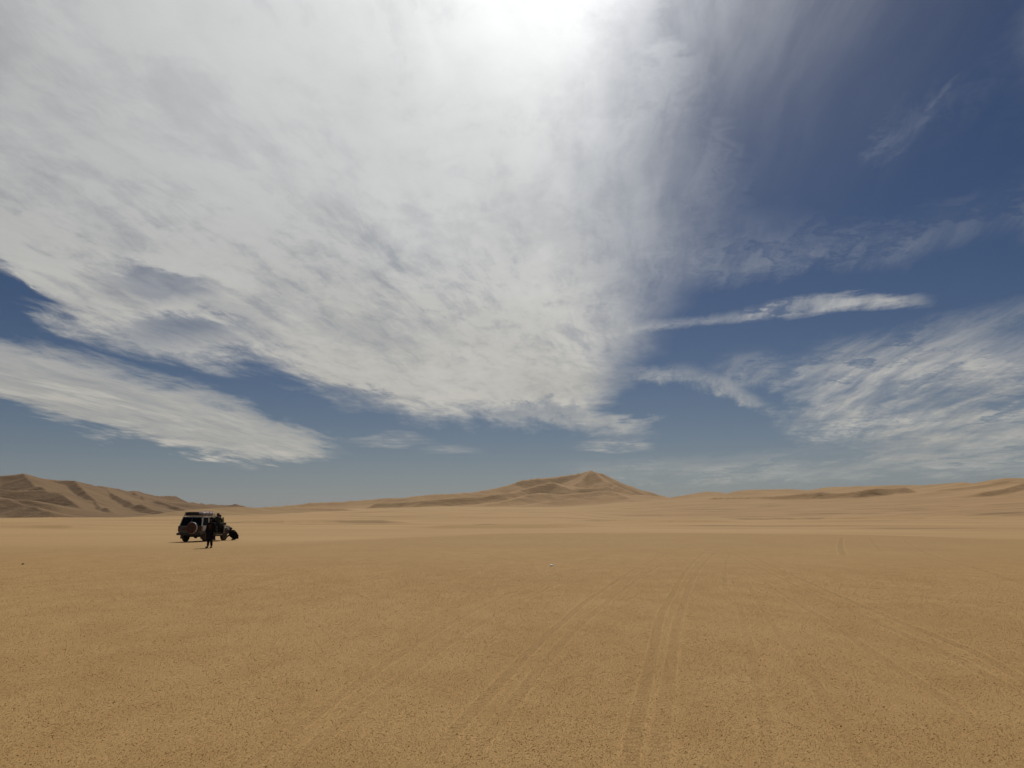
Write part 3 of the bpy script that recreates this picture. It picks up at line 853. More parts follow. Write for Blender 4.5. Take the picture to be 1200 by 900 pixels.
# chassis, axles, exhaust, flaps
bm = bmesh.new(); box(bm, -0.55, -0.45, -2.2, 2.2, 0.42, 0.54); box(bm, 0.45, 0.55, -2.2, 2.2, 0.42, 0.54)
box(bm, -0.40, 0.40, -0.9, 0.3, 0.40, 0.54); box(bm, -0.35, 0.30, -2.1, -1.75, 0.45, 0.60)
part('chassis', bm, MT['black'], car)
for y_ in (RW, FW):
    bm = bmesh.new(); revolve(bm, [(0.05, -0.7), (0.055, -0.16), (0.14, -0.08), (0.15, 0.05), (0.055, 0.16), (0.05, 0.7)], 'x', (0, y_, WR - 0.02), 14)
    part('axle', bm, MT['black'], car)
bm = bmesh.new(); bar(bm, (-0.62, -1.9, 0.46), (-0.66, -2.42, 0.42), 0.03); part('exhaust_pipe', bm, MT['steel'], car)
for s_ in (-1, 1):
    bm = bmesh.new(); box(bm, s_ * 0.82 - 0.13, s_ * 0.82 + 0.13, RW - 0.58, RW - 0.555, 0.24, 0.62)
    part('mud_flap', bm, MT['black'], car)
    bm = bmesh.new(); box(bm, min(s_ * 0.90, s_ * 1.02), max(s_ * 0.90, s_ * 1.02), -0.85, 0.85, 0.44, 0.49)
    part('side_step', bm, MT['steel'], car, bevel=0.01)
    for a_, b_ in ((-2.30, RW - 0.58), (RW + 0.58, FW - 0.58), (FW + 0.58, 2.30)):
        bm = bmesh.new(); box(bm, min(s_ * 0.925, s_ * 0.965), max(s_ * 0.925, s_ * 0.965), a_, b_, 0.585, 0.80)
        part('side_cladding', bm, MT['black'], car, bevel=0.01)
    for cy in (RW, FW):
        bm = bmesh.new()
        oa = [(cy + 0.57 * math.cos(t), WR + 0.57 * math.sin(t)) for t in np.linspace(0.22, math.pi - 0.22, 12)]
        ia = [(cy + 0.50 * math.cos(t), WR + 0.50 * math.sin(t)) for t in np.linspace(math.pi - 0.28, 0.28, 12)]
        prism(bm, oa + ia, min(s_ * 0.935, s_ * 1.00), max(s_ * 0.935, s_ * 1.00))
        part('arch_flare', bm, MT['black'], car)

def wheel(cx, cy, cz, axis='x', side=1, spare=False):
    bm = bmesh.new(); revolve(bm, [(0.09, -0.08), (0.11, 0.0), (0.09, 0.10)], axis, (0, 0, 0), 14)
    h = part('wheel', bm, MT['black'], car)
    bm = bmesh.new()
    tw = 0.135
    revolve(bm, [(0.235, -tw * 0.8), (0.30, -tw), (0.375, -tw * 0.97), (0.402, -tw * 0.8), (0.41, -tw * 0.4), (0.41, tw * 0.4), (0.402, tw * 0.8), (0.375, tw * 0.97), (0.30, tw), (0.235, tw * 0.8)], axis, (0, 0, 0), 36)
    bm.faces.ensure_lookup_table()
    part('tyre', bm, MT['rubber'], h, smooth=True)
    bm = bmesh.new(); revolve(bm, [(0.20, side * 0.03), (0.235, side * 0.115), (0.245, side * 0.12), (0.245, -side * 0.10), (0.10, -side * 0.06)], axis, (0, 0, 0), 28)
    part('rim', bm, MT['steel'], h, smooth=True)
    h.location = (cx, cy, cz)
    return h
for s_ in (-1, 1):
    for cy in (RW, FW): wheel(s_ * 0.83, cy, WR, 'x', s_)
# spare wheel on the right tailgate
sp = wheel(0.29, -2.53, 1.02, 'y', -1)
sp.name = 'spare_wheel'; sp['label'] = 'spare wheel in a red-brown cover with a pale band'
bm = bmesh.new(); revolve(bm, [(0.40, 0.06), (0.425, 0.05), (0.43, -0.10), (0.405, -0.145), (0.40, -0.145)], 'y', (0, 0, 0), 40)
part('cover_band', bm, MT['coverband'], sp, smooth=True)
bm = bmesh.new(); revolve(bm, [(0.395, -0.135), (0.395, -0.16), (0.33, -0.175), (0.10, -0.175), (0.09, -0.165), (0.02, -0.165)], 'y', (0, 0, 0), 40)
part('cover_face', bm, MT['cover'], sp, smooth=True)
bm = bmesh.new(); revolve(bm, [(0.13, -0.170), (0.12, -0.19), (0.04, -0.20)], 'y', (0, 0, 0), 20)
part('cover_hub', bm, MT['black'], sp)

# greenhouse: roof, pillars, windows
ROOF, BELT = 1.84, 1.18
def lean(x, y, z):
    k_ = (z - BELT) / (ROOF - BELT)
    return x * (1.0 - 0.115 * k_), y, z
bm = bmesh.new()
prism(bm, [(-2.06, ROOF - 0.05), (-2.02, ROOF), (-1.2, ROOF + 0.03), (0.0, ROOF + 0.03), (0.42, ROOF), (0.50, ROOF - 0.05)], -0.84, 0.84)
part('roof', bm, MT['white'], car, bevel=0.02)
pil = [('rear', -2.30, -2.20, -2.06, -1.94), ('c', -1.28, -1.18, -1.24, -1.12), ('b', -0.20, -0.08, -0.18, -0.06), ('a', 0.98, 1.10, 0.38, 0.50)]
for s_ in (-1, 1):
    for nm, y0, y1, y2, y3 in pil:
        bm = bmesh.new()
        prism(bm, [(y0, BELT), (y1, BELT), (y3, ROOF - 0.04), (y2, ROOF - 0.04)], s_ * 0.865, s_ * 0.925, lean)
        part('pillar', bm, MT['white'], car)
    for nm, q in (('quarter_window', [(-2.20, BELT), (-1.28, BELT), (-1.24, ROOF - 0.06), (-1.96, ROOF - 0.06)]),):
        bm = bmesh.new(); prism(bm, q, s_ * 0.885, s_ * 0.893, lean); part(nm, bm, MT['glass'], car)
    # gutter rail under the roof edge
    bm = bmesh.new(); bar(bm, (s_ * 0.83, -2.0, ROOF - 0.05), (s_ * 0.83, 0.42, ROOF - 0.05), 0.022); part('gutter_rail', bm, MT['white'], car)
# rear windows (two leaves)
for x0, x1 in ((-0.86, -0.03), (0.03, 0.86)):
    bm = bmesh.new()
    a = [(x0, -2.32, BELT), (x1, -2.32, BELT), (x1 * (0.86 if x1 > 0.5 else 1), -2.06, ROOF - 0.06), (x0 * (0.86 if x0 < -0.5 else 1), -2.06, ROOF - 0.06)]
    va = [bm.verts.new(p) for p in a]; vb = [bm.verts.new((p[0], p[1] + 0.012, p[2])) for p in a]
    bm.faces.new(va); bm.faces.new(vb[::-1])
    for i in range(4): bm.faces.new((va[i], vb[i], vb[(i + 1) % 4], va[(i + 1) % 4]))
    part('rear_window', bm, MT['glass'], car)
bm = bmesh.new(); bar(bm, (0, -2.33, BELT), (0, -2.07, ROOF - 0.05), 0.028); part('window_post', bm, MT['rear'], car)
# windscreen
bm = bmesh.new()
a = [(-0.86, 1.08, BELT + 0.02), (0.86, 1.08, BELT + 0.02), (0.76, 0.49, ROOF - 0.05), (-0.76, 0.49, ROOF - 0.05)]
va = [bm.verts.new(p) for p in a]; vb = [bm.verts.new((p[0], p[1] - 0.012, p[2])) for p in a]
bm.faces.new(va); bm.faces.new(vb[::-1])
for i in range(4): bm.faces.new((va[i], vb[i], vb[(i + 1) % 4], va[(i + 1) % 4]))
part('windscreen', bm, MT['clearglass'], car)

def door(front, side, swing=0.0, open_=False):
    """door hinged at its front edge; local origin at the hinge"""
    y0, y1 = (-1.04, 0.0) if front else (-0.98, 0.0)
    hinge = Vector((side * 0.925, 0.95 if front else -0.14, 0))
    x0, x1 = (0.0, side * 0.035)
    bm = bmesh.new(); prism(bm, [(y0, 0.60), (y1, 0.60), (y1, BELT - 0.01), (y0, BELT - 0.01)], x0, x1)
    d = part('door', bm, MT['white'], car, bevel=0.008)
    d.location = hinge; d.rotation_euler = (0, 0, swing * side)
    yt0, yt1 = (y0 + 0.02, y1 - 0.42) if front else (y0 + 0.05, y1 - 0.02)
    top = ROOF - 0.07
    inn = lambda x, y, z: (x - side * 0.10 * max(0, (z - BELT)) / (ROOF - BELT) - side * 0.02, y, z)
    bm = bmesh.new()
    for p, q in (((y0 + 0.02, BELT - 0.02), (yt0, top)), ((yt0, top), (yt1, top)), ((yt1, top), (y1 - 0.04, BELT - 0.02))):
        bar(bm, inn(side * 0.015, *p), inn(side * 0.015, *q), 0.026, 6)
    part('window_frame', bm, MT['white'] if not open_ else MT['rear'], d)
    bm = bmesh.new()
    prism(bm, [(y0 + 0.03, BELT), (y1 - 0.06, BELT), (yt1, top - 0.01), (yt0, top - 0.01)], side * 0.012, side * 0.017, inn)
    part('window', bm, MT['clearglass'] if open_ else MT['glass'], d)
    bm = bmesh.new(); box(bm, min(side * 0.035, side * 0.06), max(side * 0.035, side * 0.06), y0 + 0.08, y0 + 0.24, BELT - 0.13, BELT - 0.10)
    part('handle', bm, MT['black'], d)
    if front:
        bm = bmesh.new(); box(bm, min(side * 0.05, side * 0.24), max(side * 0.05, side * 0.24), -0.22, -0.12, BELT + 0.03, BELT + 0.20)
        part('mirror', bm, MT['black'], d, bevel=0.02)
    if open_:
        bm = bmesh.new(); box(bm, -side * 0.03, -side * 0.004, y0 + 0.06, y1 - 0.06, 0.64, BELT - 0.05)
        part('door_trim', bm, MT['seat'], d)
        d['label'] = 'front door standing open'
    return d
door(True, -1); door(False, -1); door(False, 1); door(True, 1, swing=R(34), open_=True)
# dark panel standing in for the shade in the doorway, sill and the cabin
bm = bmesh.new(); box(bm, 0.905, 0.932, -0.08, 0.94, 0.62, 1.17); part('opening_shade_panel', bm, MT['seat'], car)
for x_ in (-0.45, 0.45):
    bm = bmesh.new(); box(bm, x_ - 0.25, x_ + 0.25, -0.25, 0.30, 0.95, 1.22); box(bm, x_ - 0.24, x_ + 0.24, -0.36, -0.20, 1.19, 1.60); box(bm, x_ - 0.12, x_ + 0.12, -0.36, -0.26, 1.61, 1.76)
    part('seat', bm, MT['seat'], car)
bm = bmesh.new(); box(bm, -0.72, 0.72, -1.15, -0.98, 1.19, 1.62); part('rear_seat', bm, MT['seat'], car)
bm = bmesh.new(); box(bm, -0.72, 0.72, -2.05, -1.25, 1.19, 1.55); part('cargo', bm, MT['case'], car)
bm = bmesh.new(); box(bm, -0.84, 0.84, 0.72, 0.98, 1.19, 1.30); part('dashboard', bm, MT['black'], car)
bm = bmesh.new(); revolve(bm, [(0.17, -0.01), (0.19, 0.0), (0.17, 0.01)], 'y', (0.42, 0.62, 1.33), 18); part('steering_wheel', bm, MT['black'], car)
# snorkel at the right windscreen pillar
bm = bmesh.new(); bar(bm, (0.90, 1.14, 1.16), (0.83, 0.60, 1.84), 0.035); box(bm, 0.76, 0.90, 0.52, 0.68, 1.82, 1.98)
part('snorkel', bm, MT['black'], car)
# roof rack
bm = bmesh.new()
RK = ROOF + 0.07
for s_ in (-1, 1):
    bar(bm, (s_ * 0.74, -2.02, RK), (s_ * 0.74, 0.30, RK), 0.018); bar(bm, (s_ * 0.74, -2.02, RK + 0.12), (s_ * 0.74, 0.30, RK + 0.12), 0.018)
for y_ in (-2.02, 0.30):
    bar(bm, (-0.74, y_, RK), (0.74, y_, RK), 0.018); bar(bm, (-0.74, y_, RK + 0.12), (0.74, y_, RK + 0.12), 0.018)
for s_ in (-1, 1):
    for y_ in np.linspace(-2.02, 0.30, 6): bar(bm, (s_ * 0.74, y_, ROOF - 0.02), (s_ * 0.74, y_, RK + 0.12), 0.014)
rack = part('roof_rack', bm, MT['black'], car)
rb = None
for y_ in np.linspace(-1.8, 0.1, 9):
    bm = bmesh.new(); box(bm, -0.74, 0.74, y_ - 0.03, y_ + 0.03, RK - 0.012, RK + 0.012)
    part('rack_slat', bm, MT['black'], rack)

def on_rack(x, y):
    c, s = math.cos(-CAR_H), math.sin(-CAR_H)
    x, y = x * CAR_W, y * CAR_S
    return CAR_X + x * c - y * s, CAR_Y + x * s + y * c, car.location.z + (RK + 0.013) * CAR_S

def bundle(bm, lx, ly, lz, seed, sag=0.12, seg=(10, 8)):
    """soft rounded bundle, longest along y"""
    rg = random.Random(seed)
    bmesh.ops.create_uvsphere(bm, u_segments=20, v_segments=12, radius=1.0)
    for v in bm.verts:
        x_, y_, z_ = v.co
        sgn = lambda t, e: math.copysign(abs(t) ** e, t)
        x_, y_, z_ = sgn(x_, 0.55), sgn(y_, 0.5), sgn(z_, 0.6)
        b = 1 + sag * math.sin(7 * y_ + seed) * 0.5 + rg.uniform(-0.03, 0.03)
        v.co = (x_ * lx / 2 * b, y_ * ly / 2, (z_ + 1) * lz / 2 * (1 + sag * 0.5 * math.sin(5 * y_ + 2 * x_)))

def rack_load(name, label, x, y, lx, ly, lz, mat, seed, straps=2, boxy=False):
    t = thing(name, label, name.split('_')[-1], on_rack(x, y), -CAR_H)
    bm = bmesh.new()
    if boxy: box(bm, -lx / 2, lx / 2, -ly / 2, ly / 2, 0, lz * 0.78)
    else: bundle(bm, lx, ly, lz, seed)
    part('shell' if boxy else 'wrapping', bm, mat, t, smooth=not boxy, bevel=0.03 if boxy else 0)
    if boxy:
        bm = bmesh.new(); box(bm, -lx / 2 - 0.01, lx / 2 + 0.01, -ly / 2 - 0.01, ly / 2 + 0.01, lz * 0.78, lz)
        part('lid', bm, mat, t, bevel=0.02)
    for k_ in range(straps):
        yy = (k_ + 1) / (straps + 1) * ly - ly / 2
        bm = bmesh.new(); h_ = lz * 1.05
        w_ = lx / 2 * 1.09
        for p, q in (((-w_, yy, 0), (-w_, yy, h_ * 0.8)), ((-w_, yy, h_ * 0.8), (-w_ * 0.8, yy, h_)), ((-w_ * 0.8, yy, h_), (w_ * 0.8, yy, h_)), ((w_ * 0.8, yy, h_), (w_, yy, h_ * 0.8)), ((w_, yy, h_ * 0.8), (w_, yy, 0))):
            bar(bm, p, q, 0.012, 6)
        part('strap', bm, MT['black'], t)
    return t
rack_load('luggage_case', 'black hard case on the rear left of the car roof rack', -0.24, -1.45, 0.84, 0.9, 0.22, MT['case'], 1, boxy=True)
rack_load('wrapped_bundle', 'pale pinkish wrapped bundle strapped on the right of the car roof rack', 0.42, -0.85, 0.48, 1.7, 0.27, MT['wrap'], 4, straps=3)
rack_load('dark_bag', 'dark soft bag at the front of the car roof rack', -0.28, -0.35, 0.7, 0.8, 0.19, MT['navy'], 6)

# ------------------------------------------------------------------ people
def skin_mesh(verts, edges, radii, levels=2, root=0):
    me = bpy.data.meshes.new('tmp'); me.from_pydata([tuple(v) for v in verts], edges, []); me.update()
    o = bpy.data.objects.new('tmp', me); COL.objects.link(o)
    sk = o.modifiers.new('skin', 'SKIN'); sk.use_smooth_shade = True
    for v, r_ in zip(me.skin_vertices[0].data if me.skin_vertices else [], radii): v.radius = r_ if isinstance(r_, tuple) else (r_, r_)
    if not me.skin_vertices:
        b = bmesh.new(); b.from_mesh(me); ly = b.verts.layers.skin.verify()
        b.verts.ensure_lookup_table()
        for i, r_ in enumerate(radii): b.verts[i][ly].radius = r_ if isinstance(r_, tuple) else (r_, r_)
        for i, v in enumerate(b.verts): v[ly].use_root = (i == root)
        b.to_mesh(me); b.free()
    su = o.modifiers.new('sub', 'SUBSURF'); su.levels = levels; su.render_levels = levels
    dg = bpy.context.evaluated_depsgraph_get(); dg.update()
    out = bpy.data.meshes.new_from_object(o.evaluated_get(dg))
    bpy.data.objects.remove(o); bpy.data.meshes.remove(me)
    return out

def limb_set(J, chains, rad):
    """vertices, edges and radii from chains of joint names"""
    idx = {}; V_, E_, R_ = [], [], []
    for ch in chains:
        prev = None
        for n_ in ch:
            if n_ not in idx:
                idx[n_] = len(V_); V_.append(J[n_]); R_.append(rad[n_])
            if prev is not None: E_.append((prev, idx[n_]))
            prev = idx[n_]
    return V_, E_, R_

BR = dict(pelvis=(0.15, 0.11), waist=(0.135, 0.10), chest=(0.16, 0.115), neckb=0.06, neck=0.052, jaw=0.062, head=0.088, crown=0.06,
          shl=0.062, shr=0.062, ell=0.042, elr=0.042, wrl=0.028, wrr=0.028, pal=0.034, par=0.034,
          hil=0.095, hir=0.095, knl=0.058, knr=0.058, anl=0.038, anr=0.038, tol=0.032, tor=0.032)
CHAINS = [['pelvis', 'waist', 'chest', 'neckb', 'neck', 'jaw', 'head', 'crown'],
          ['chest', 'shl', 'ell', 'wrl', 'pal'], ['chest', 'shr', 'elr', 'wrr', 'par'],
          ['pelvis', 'hil', 'knl', 'anl', 'tol'], ['pelvis', 'hir', 'knr', 'anr', 'tor']]

def merge_mesh(bm, me):
    bm.from_mesh(me); bpy.data.meshes.remove(me)

def hand(bm, wrist, palm, side):
    """five fingers rooted in the palm, slightly curled along the forearm direction"""
    w_, p_ = Vector(wrist), Vector(palm)
    d = (p_ - w_).normalized()
    up = Vector((0, 1, 0)) if abs(d.y) < 0.8 else Vector((0, 0, 1))
    a = d.cross(up).normalized(); n_ = a.cross(d).normalized()
    lens = (0.072, 0.082, 0.076, 0.060)
    for i, L_ in enumerate(lens):
        o_ = (i - 1.5) * 0.019
        b0 = p_ + n_ * o_ ; b1 = b0 + d * (0.03 + L_ * 0.5) + n_ * o_ * 0.15
        b2 = b1 + (d * 0.8 - a * side * 0.5).normalized() * L_ * 0.5
        merge_mesh(bm, skin_mesh([b0, b1, b2], [(0, 1), (1, 2)], [0.0095, 0.0088, 0.0072], 1))
    t0 = w_ + d * 0.03 + n_ * -0.012; t1 = t0 + (d * 0.6 - n_ * 0.8).normalized() * 0.045; t2 = t1 + (d * 0.9 - n_ * 0.3).normalized() * 0.03
    merge_mesh(bm, skin_mesh([t0, t1, t2], [(0, 1), (1, 2)], [0.012, 0.010, 0.008], 1))

def person(label, loc, rz, J, clothes):
    root = thing('person', label, 'person', loc, rz)
    V_, E_, R_ = limb_set(J, CHAINS, BR)
    bm = bmesh.new(); merge_mesh(bm, skin_mesh(V_, E_, R_))
    for s_, a, b in ((-1, 'wrl', 'pal'), (1, 'wrr', 'par')): hand(bm, J[a], J[b], s_)
    # nose, ears
    h, f, u = Vector(J['head']), Vector(J['face']).normalized(), (Vector(J['crown']) - Vector(J['jaw'])).normalized()
    r_ = f.cross(u).normalized()
    merge_mesh(bm, skin_mesh([h + f * 0.07, h + f * 0.105 - u * 0.03, h + f * 0.07 - u * 0.045], [(0, 1), (1, 2)], [0.012, 0.014, 0.012], 1))
    for s_ in (-1, 1):
        merge_mesh(bm, skin_mesh([h + r_ * s_ * 0.083 + u * 0.02, h + r_ * s_ * 0.092 - u * 0.025], [(0, 1)], [0.016, 0.012], 1))
    merge_mesh(bm, skin_mesh([h + f * 0.078 - u * 0.075 - r_ * 0.022, h + f * 0.083 - u * 0.075, h + f * 0.078 - u * 0.075 + r_ * 0.022], [(0, 1), (1, 2)], [0.006, 0.008, 0.006], 1))
    body_ = part('body', bm, MT['skin'], root, smooth=True)
    for s_ in (-1, 1):
        bm = bmesh.new(); c = h + f * 0.076 + r_ * s_ * 0.032 + u * 0.005
        bmesh.ops.create_uvsphere(bm, u_segments=10, v_segments=8, radius=0.012, matrix=Matrix.Translation(c))
        part('eye', bm, MT['eye'], root, smooth=True)
    for nm, chains, grow, mat in clothes:
        rad = {}
        used = {n_ for ch in chains for n_ in ch}
        for n_ in used:
            g = grow[n_] if isinstance(grow, dict) and n_ in grow else (grow.get('*', 0.02) if isinstance(grow, dict) else grow)
            b = BR.get(n_, 0.05)
            rad[n_] = (b[0] + g, b[1] + g) if isinstance(b, tuple) else b + g
        V_, E_, R_ = limb_set(J, chains, rad)
        me = skin_mesh(V_, E_, R_)
        bm = bmesh.new(); merge_mesh(bm, me)
        part(nm, bm, mat, root, smooth=True)
    return root

def cap(root, J, mat, brim=True, name='cap'):
    h, f, u = Vector(J['head']), Vector(J['face']).normalized(), (Vector(J['crown']) - Vector(J['jaw'])).normalized()
    bm = bmesh.new()
    rot = u.to_track_quat('Z', 'Y').to_matrix().to_4x4()
    c = h + u * 0.035
    bmesh.ops.create_uvsphere(bm, u_segments=18, v_segments=12, radius=0.108, matrix=Matrix.Translation(c) @ rot)
    for v in list(bm.verts):
        if (v.co - c).dot(u) < -0.012: bm.verts.remove(v)
    o = part(name, bm, mat, root, smooth=True)
    if brim:
        bm = bmesh.new(); r_ = f.cross(u).normalized()
        ring = []
        for zz in (0.0, 0.008):
            ring.append([bm.verts.new(c + u * (0.002 + zz - 0.02 * (math.cos(t) * 0)) + r_ * 0.10 * math.sin(t) + f * (0.06 + 0.12 * math.cos(t))) for t in np.linspace(-1.5, 1.5, 10)])
        a, b = ring
        bm.faces.new(a); bm.faces.new(b[::-1])
        for i in range(10): bm.faces.new((a[i], b[i], b[(i + 1) % 10], a[(i + 1) % 10]))
        part('brim', bm, mat, o)
    return o

def shoes(root, J, mat):
    for s_, a, t in ((-1, 'anl', 'tol'), (1, 'anr', 'tor')):
        A_, T_ = Vector(J[a]), Vector(J[t]); d = (T_ - A_); d.z = 0; d.normalize()
        z0 = min(A_.z, T_.z)
        pts = [A_ + Vector((0, 0, -0.01)), A_ - d * 0.03 + Vector((0, 0, -0.045)), A_ + d * 0.08 + Vector((0, 0, -0.05)), T_ + d * 0.03]
        pts[3].z = A_.z - 0.052
        bm = bmesh.new(); merge_mesh(bm, skin_mesh(pts, [(0, 1), (1, 2), (2, 3)], [0.048, 0.045, 0.048, 0.038]))
        part('shoe', bm, mat, root, smooth=True)

def loft(rings, seg=28):
    """closed surface through ellipse rings (centre, rx, ry, fold amplitude, phase)"""
    bm = bmesh.new(); R_ = []
    for c, rx, ry, fa, ph in rings:
        ring = []
        for k_ in range(seg):
            t = 2 * math.pi * k_ / seg
            w_ = 1 + fa * math.sin(7 * t + ph) + 0.5 * fa * math.sin(11 * t + 1.3 * ph)
            ring.append(bm.verts.new((c[0] + rx * w_ * math.cos(t), c[1] + ry * w_ * math.sin(t), c[2])))
        R_.append(ring)
    for a, b in zip(R_, R_[1:]):
        for k_ in range(seg): bm.faces.new((a[k_], a[(k_ + 1) % seg], b[(k_ + 1) % seg], b[k_]))
    bm.faces.new(R_[0][::-1]); bm.faces.new(R_[-1])
    return bm

# the person walking on the sand in front of the car, facing the photographer's side
px_, py_ = on_ground(245.8, 642.2)
J = dict(pelvis=(0, 0, 0.90), waist=(0, 0.01, 1.05), chest=(0, 0.015, 1.25), neckb=(0, 0.01, 1.37), neck=(0, 0.02, 1.43), jaw=(0, 0.045, 1.50), head=(0, 0.03, 1.57), crown=(0, 0.015, 1.63),
         shl=(-0.19, 0, 1.34), ell=(-0.245, 0.0, 1.07), wrl=(-0.25, 0.06, 0.83), pal=(-0.245, 0.08, 0.75),
         shr=(0.19, 0, 1.34), elr=(0.25, 0.0, 1.07), wrr=(0.255, 0.05, 0.83), par=(0.25, 0.07, 0.75),
         hil=(-0.10, 0, 0.84), knl=(-0.095, 0.07, 0.47), anl=(-0.08, -0.02, 0.095), tol=(-0.10, 0.11, 0.045),
         hir=(0.10, 0, 0.84), knr=(0.095, 0.03, 0.47), anr=(0.09, 0.08, 0.095), tor=(0.15, 0.18, 0.045), face=(0.1, 1, -0.05))
walker = person('person in long black robe and brown shawl walking on the sand near the car', (px_, py_, ground_z(px_, py_)), R(168), J,
                [('sleeves', [['chest', 'shl', 'ell', 'wrl'], ['chest', 'shr', 'elr', 'wrr']], {'*': 0.035, 'chest': 0.01, 'wrl': 0.05, 'wrr': 0.05}, MT['robe']),
                 ('trousers', [['pelvis', 'hil', 'knl', 'anl'], ['pelvis', 'hir', 'knr', 'anr']], {'*': 0.025}, MT['robe'])])
bm = loft([((0, 0.0, 0.44), 0.285, 0.19, 0.05, 0.3), ((0, 0.0, 0.52), 0.275, 0.185, 0.045, 0.2), ((0, 0, 0.75), 0.245, 0.17, 0.03, 0.1), ((0, 0, 0.98), 0.215, 0.15, 0.015, 0),
           ((0, 0.01, 1.15), 0.21, 0.14, 0.01, 0), ((0, 0.012, 1.30), 0.215, 0.135, 0.005, 0), ((0, 0.01, 1.37), 0.17, 0.10, 0, 0), ((0, 0.01, 1.42), 0.08, 0.075, 0, 0)])
part('robe', bm, MT['robe'], walker, smooth=True)
bm = loft([((0.01, 0.03, 1.02), 0.12, 0.125, 0.05, 2), ((0.0, 0.03, 1.15), 0.15, 0.125, 0.04, 1), ((0, 0.03, 1.27), 0.17, 0.125, 0.03, 1), ((0, 0.02, 1.37), 0.15, 0.115, 0.03, 0), ((0, 0.02, 1.45), 0.09, 0.09, 0.02, 0)])
part('shawl', bm, MT['shawl'], walker, smooth=True)
o = cap(walker, J, MT['robe'], brim=False, name='head_wrap')
bm = loft([((0, 0.0, 1.42), 0.125, 0.10, 0.02, 0), ((0, -0.015, 1.52), 0.115, 0.095, 0.01, 0), ((0, -0.02, 1.60), 0.112, 0.092, 0, 0), ((0, -0.01, 1.66), 0.09, 0.085, 0, 0), ((0, 0, 1.695), 0.04, 0.04, 0, 0)])
part('wrap_cloth', bm, MT['robe'], o, smooth=True)
shoes(walker, J, MT['shoe'])

# the person standing on the side step, leaning into the open door
c_, s_n = math.cos(-CAR_H), math.sin(-CAR_H)
def car_pt(x, y):
    x, y = x * CAR_W, y * CAR_S
    return CAR_X + x * c_ - y * s_n, CAR_Y + x * s_n + y * c_
sx_, sy_ = car_pt(1.02, -0.05)
J = dict(pelvis=(0, -0.12, 0.72), waist=(0, -0.06, 0.87), chest=(0.0, 0.04, 1.06), neckb=(0.0, 0.09, 1.17), neck=(0, 0.11, 1.22), jaw=(0, 0.15, 1.28), head=(0, 0.14, 1.36), crown=(0, 0.12, 1.42),
         shl=(-0.18, 0.05, 1.13), ell=(-0.30, 0.18, 1.00), wrl=(-0.24, 0.38, 1.10), pal=(-0.22, 0.45, 1.13),
         shr=(0.18, 0.05, 1.13), elr=(0.28, 0.14, 0.92), wrr=(0.22, 0.34, 0.86), par=(0.20, 0.42, 0.86),
         hil=(-0.10, -0.12, 0.68), knl=(-0.12, 0.14, 0.40), anl=(-0.12, -0.02, 0.095), tol=(-0.13, 0.12, 0.045),
         hir=(0.10, -0.12, 0.68), knr=(0.12, 0.10, 0.38), anr=(0.12, -0.06, 0.095), tor=(0.13, 0.08, 0.045), face=(0, 1, -0.15))
J = {k_: tuple(v) for k_, v in J.items()}
stand = person('person in dark clothes and cap stooping on the step at the open car door', (sx_, sy_, car.location.z + 0.49), R(25), J,
               [('jacket', [['pelvis', 'waist', 'chest', 'neckb'], ['chest', 'shl', 'ell', 'wrl'], ['chest', 'shr', 'elr', 'wrr']], {'*': 0.022, 'neckb': 0.015}, MT['olive']),
                ('trousers', [['pelvis', 'hil', 'knl', 'anl'], ['pelvis', 'hir', 'knr', 'anr']], {'*': 0.02, 'pelvis': 0.015}, MT['navy'])])
cap(stand, J, MT['hair'], brim=True)
shoes(stand, J, MT['shoe'])

# the person crouching beside the front wheel
kx, ky = car_pt(1.15, 2.45)
J = dict(pelvis=(0, -0.20, 0.30), waist=(0, -0.16, 0.45), chest=(0, 0.0, 0.62), neckb=(0, 0.10, 0.69), neck=(0, 0.14, 0.72), jaw=(0, 0.20, 0.74), head=(0, 0.20, 0.81), crown=(0, 0.19, 0.87),
         shl=(-0.18, 0.02, 0.64), ell=(-0.26, 0.20, 0.44), wrl=(-0.14, 0.36, 0.34), pal=(-0.11, 0.43, 0.30),
         shr=(0.18, 0.02, 0.64), elr=(0.26, 0.20, 0.42), wrr=(0.15, 0.36, 0.30), par=(0.12, 0.42, 0.25),
         hil=(-0.11, -0.18, 0.27), knl=(-0.18, 0.22, 0.46), anl=(-0.14, -0.02, 0.095), tol=(-0.16, 0.12, 0.045),
         hir=(0.11, -0.18, 0.27), knr=(0.17, 0.24, 0.30), anr=(0.14, -0.14, 0.11), tor=(0.15, 0.0, 0.045), face=(0, 1, -0.5))
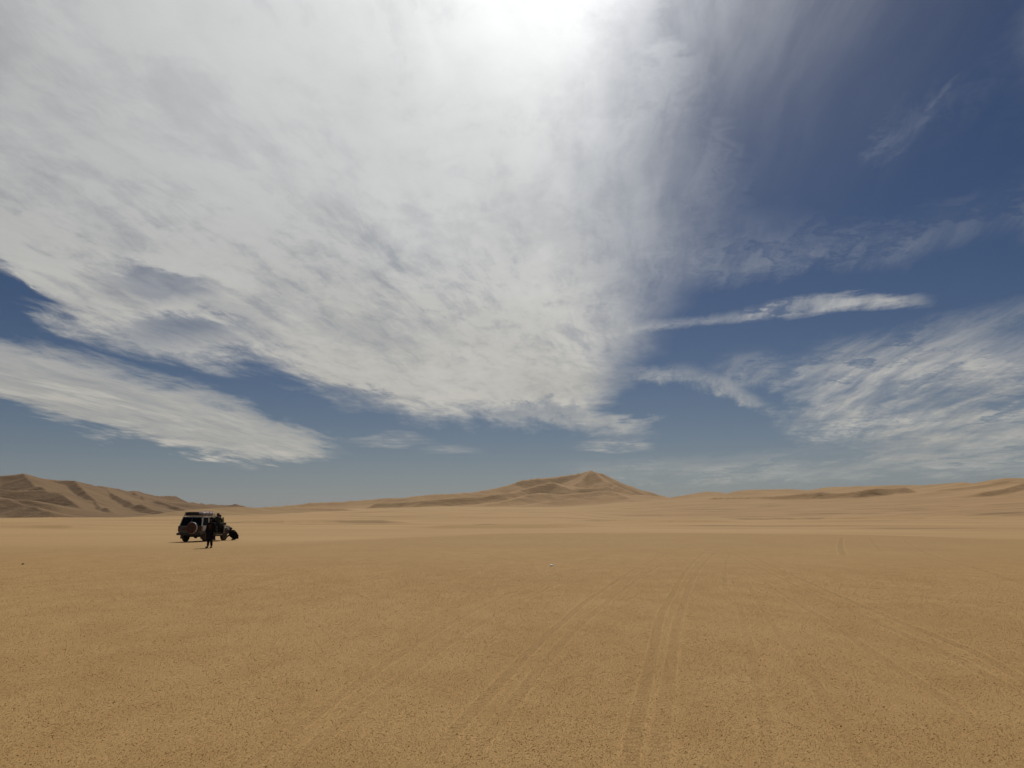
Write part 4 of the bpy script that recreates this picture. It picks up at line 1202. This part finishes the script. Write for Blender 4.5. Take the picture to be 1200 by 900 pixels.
crouch = person('person in black crouching on the sand beside the front wheel of the car', (kx, ky, ground_z(kx, ky)), R(110), J,
                [('jacket', [['pelvis', 'waist', 'chest', 'neckb'], ['chest', 'shl', 'ell', 'wrl'], ['chest', 'shr', 'elr', 'wrr']], {'*': 0.055, 'neckb': 0.04, 'wrl': 0.03, 'wrr': 0.03}, MT['robe']),
                 ('trousers', [['pelvis', 'hil', 'knl', 'anl'], ['pelvis', 'hir', 'knr', 'anr']], {'*': 0.05, 'anl': 0.025, 'anr': 0.025}, MT['robe'])])
cap(crouch, J, MT['hair'], brim=False, name='hair')
shoes(crouch, J, MT['shoe'])

# ------------------------------------------------------------------ loose stones
def stone(name, label, px, py, r_, mat, seed):
    rg = random.Random(seed)
    x_, y_ = on_ground(px, py)
    bm = bmesh.new(); bmesh.ops.create_icosphere(bm, subdivisions=2, radius=r_)
    for v in bm.verts:
        v.co *= 1 + rg.uniform(-0.14, 0.14); v.co.z *= 0.62
    o = part(name, bm, mat)
    o.location = (x_, y_, ground_z(x_, y_) + r_ * 0.35)
    o['label'] = label; o['category'] = 'stone'
    return o
stone('pale_stone', 'small pale stone lying alone on the sand in the middle of the plain', 646.5, 663.5, 0.062, MT['stone'], 3)
stone('dark_stone', 'small dark stone on the sand near the left edge of the plain', 26.5, 661.5, 0.045, MT['darkstone'], 8)

# ------------------------------------------------------------------ dusty air over the plain
bm = bmesh.new(); box(bm, -9300, 9300, -9300, 9300, -14, 260)
bmesh.ops.recalc_face_normals(bm, faces=bm.faces)
me = bpy.data.meshes.new('haze'); bm.to_mesh(me); bm.free()
hz = bpy.data.objects.new('haze', me); COL.objects.link(hz); hz['kind'] = 'stuff'
hm = bpy.data.materials.new('haze'); hm.use_nodes = True
hn = hm.node_tree; hn.nodes.clear()
ho = hn.nodes.new('ShaderNodeOutputMaterial'); hv = hn.nodes.new('ShaderNodeVolumePrincipled')
hv.inputs['Color'].default_value = (0.80, 0.84, 0.88, 1)
hv.inputs['Density'].default_value = 0.00002
hv.inputs['Anisotropy'].default_value = 0.3
hn.links.new(hv.outputs[0], ho.inputs['Volume'])
me.materials.append(hm)
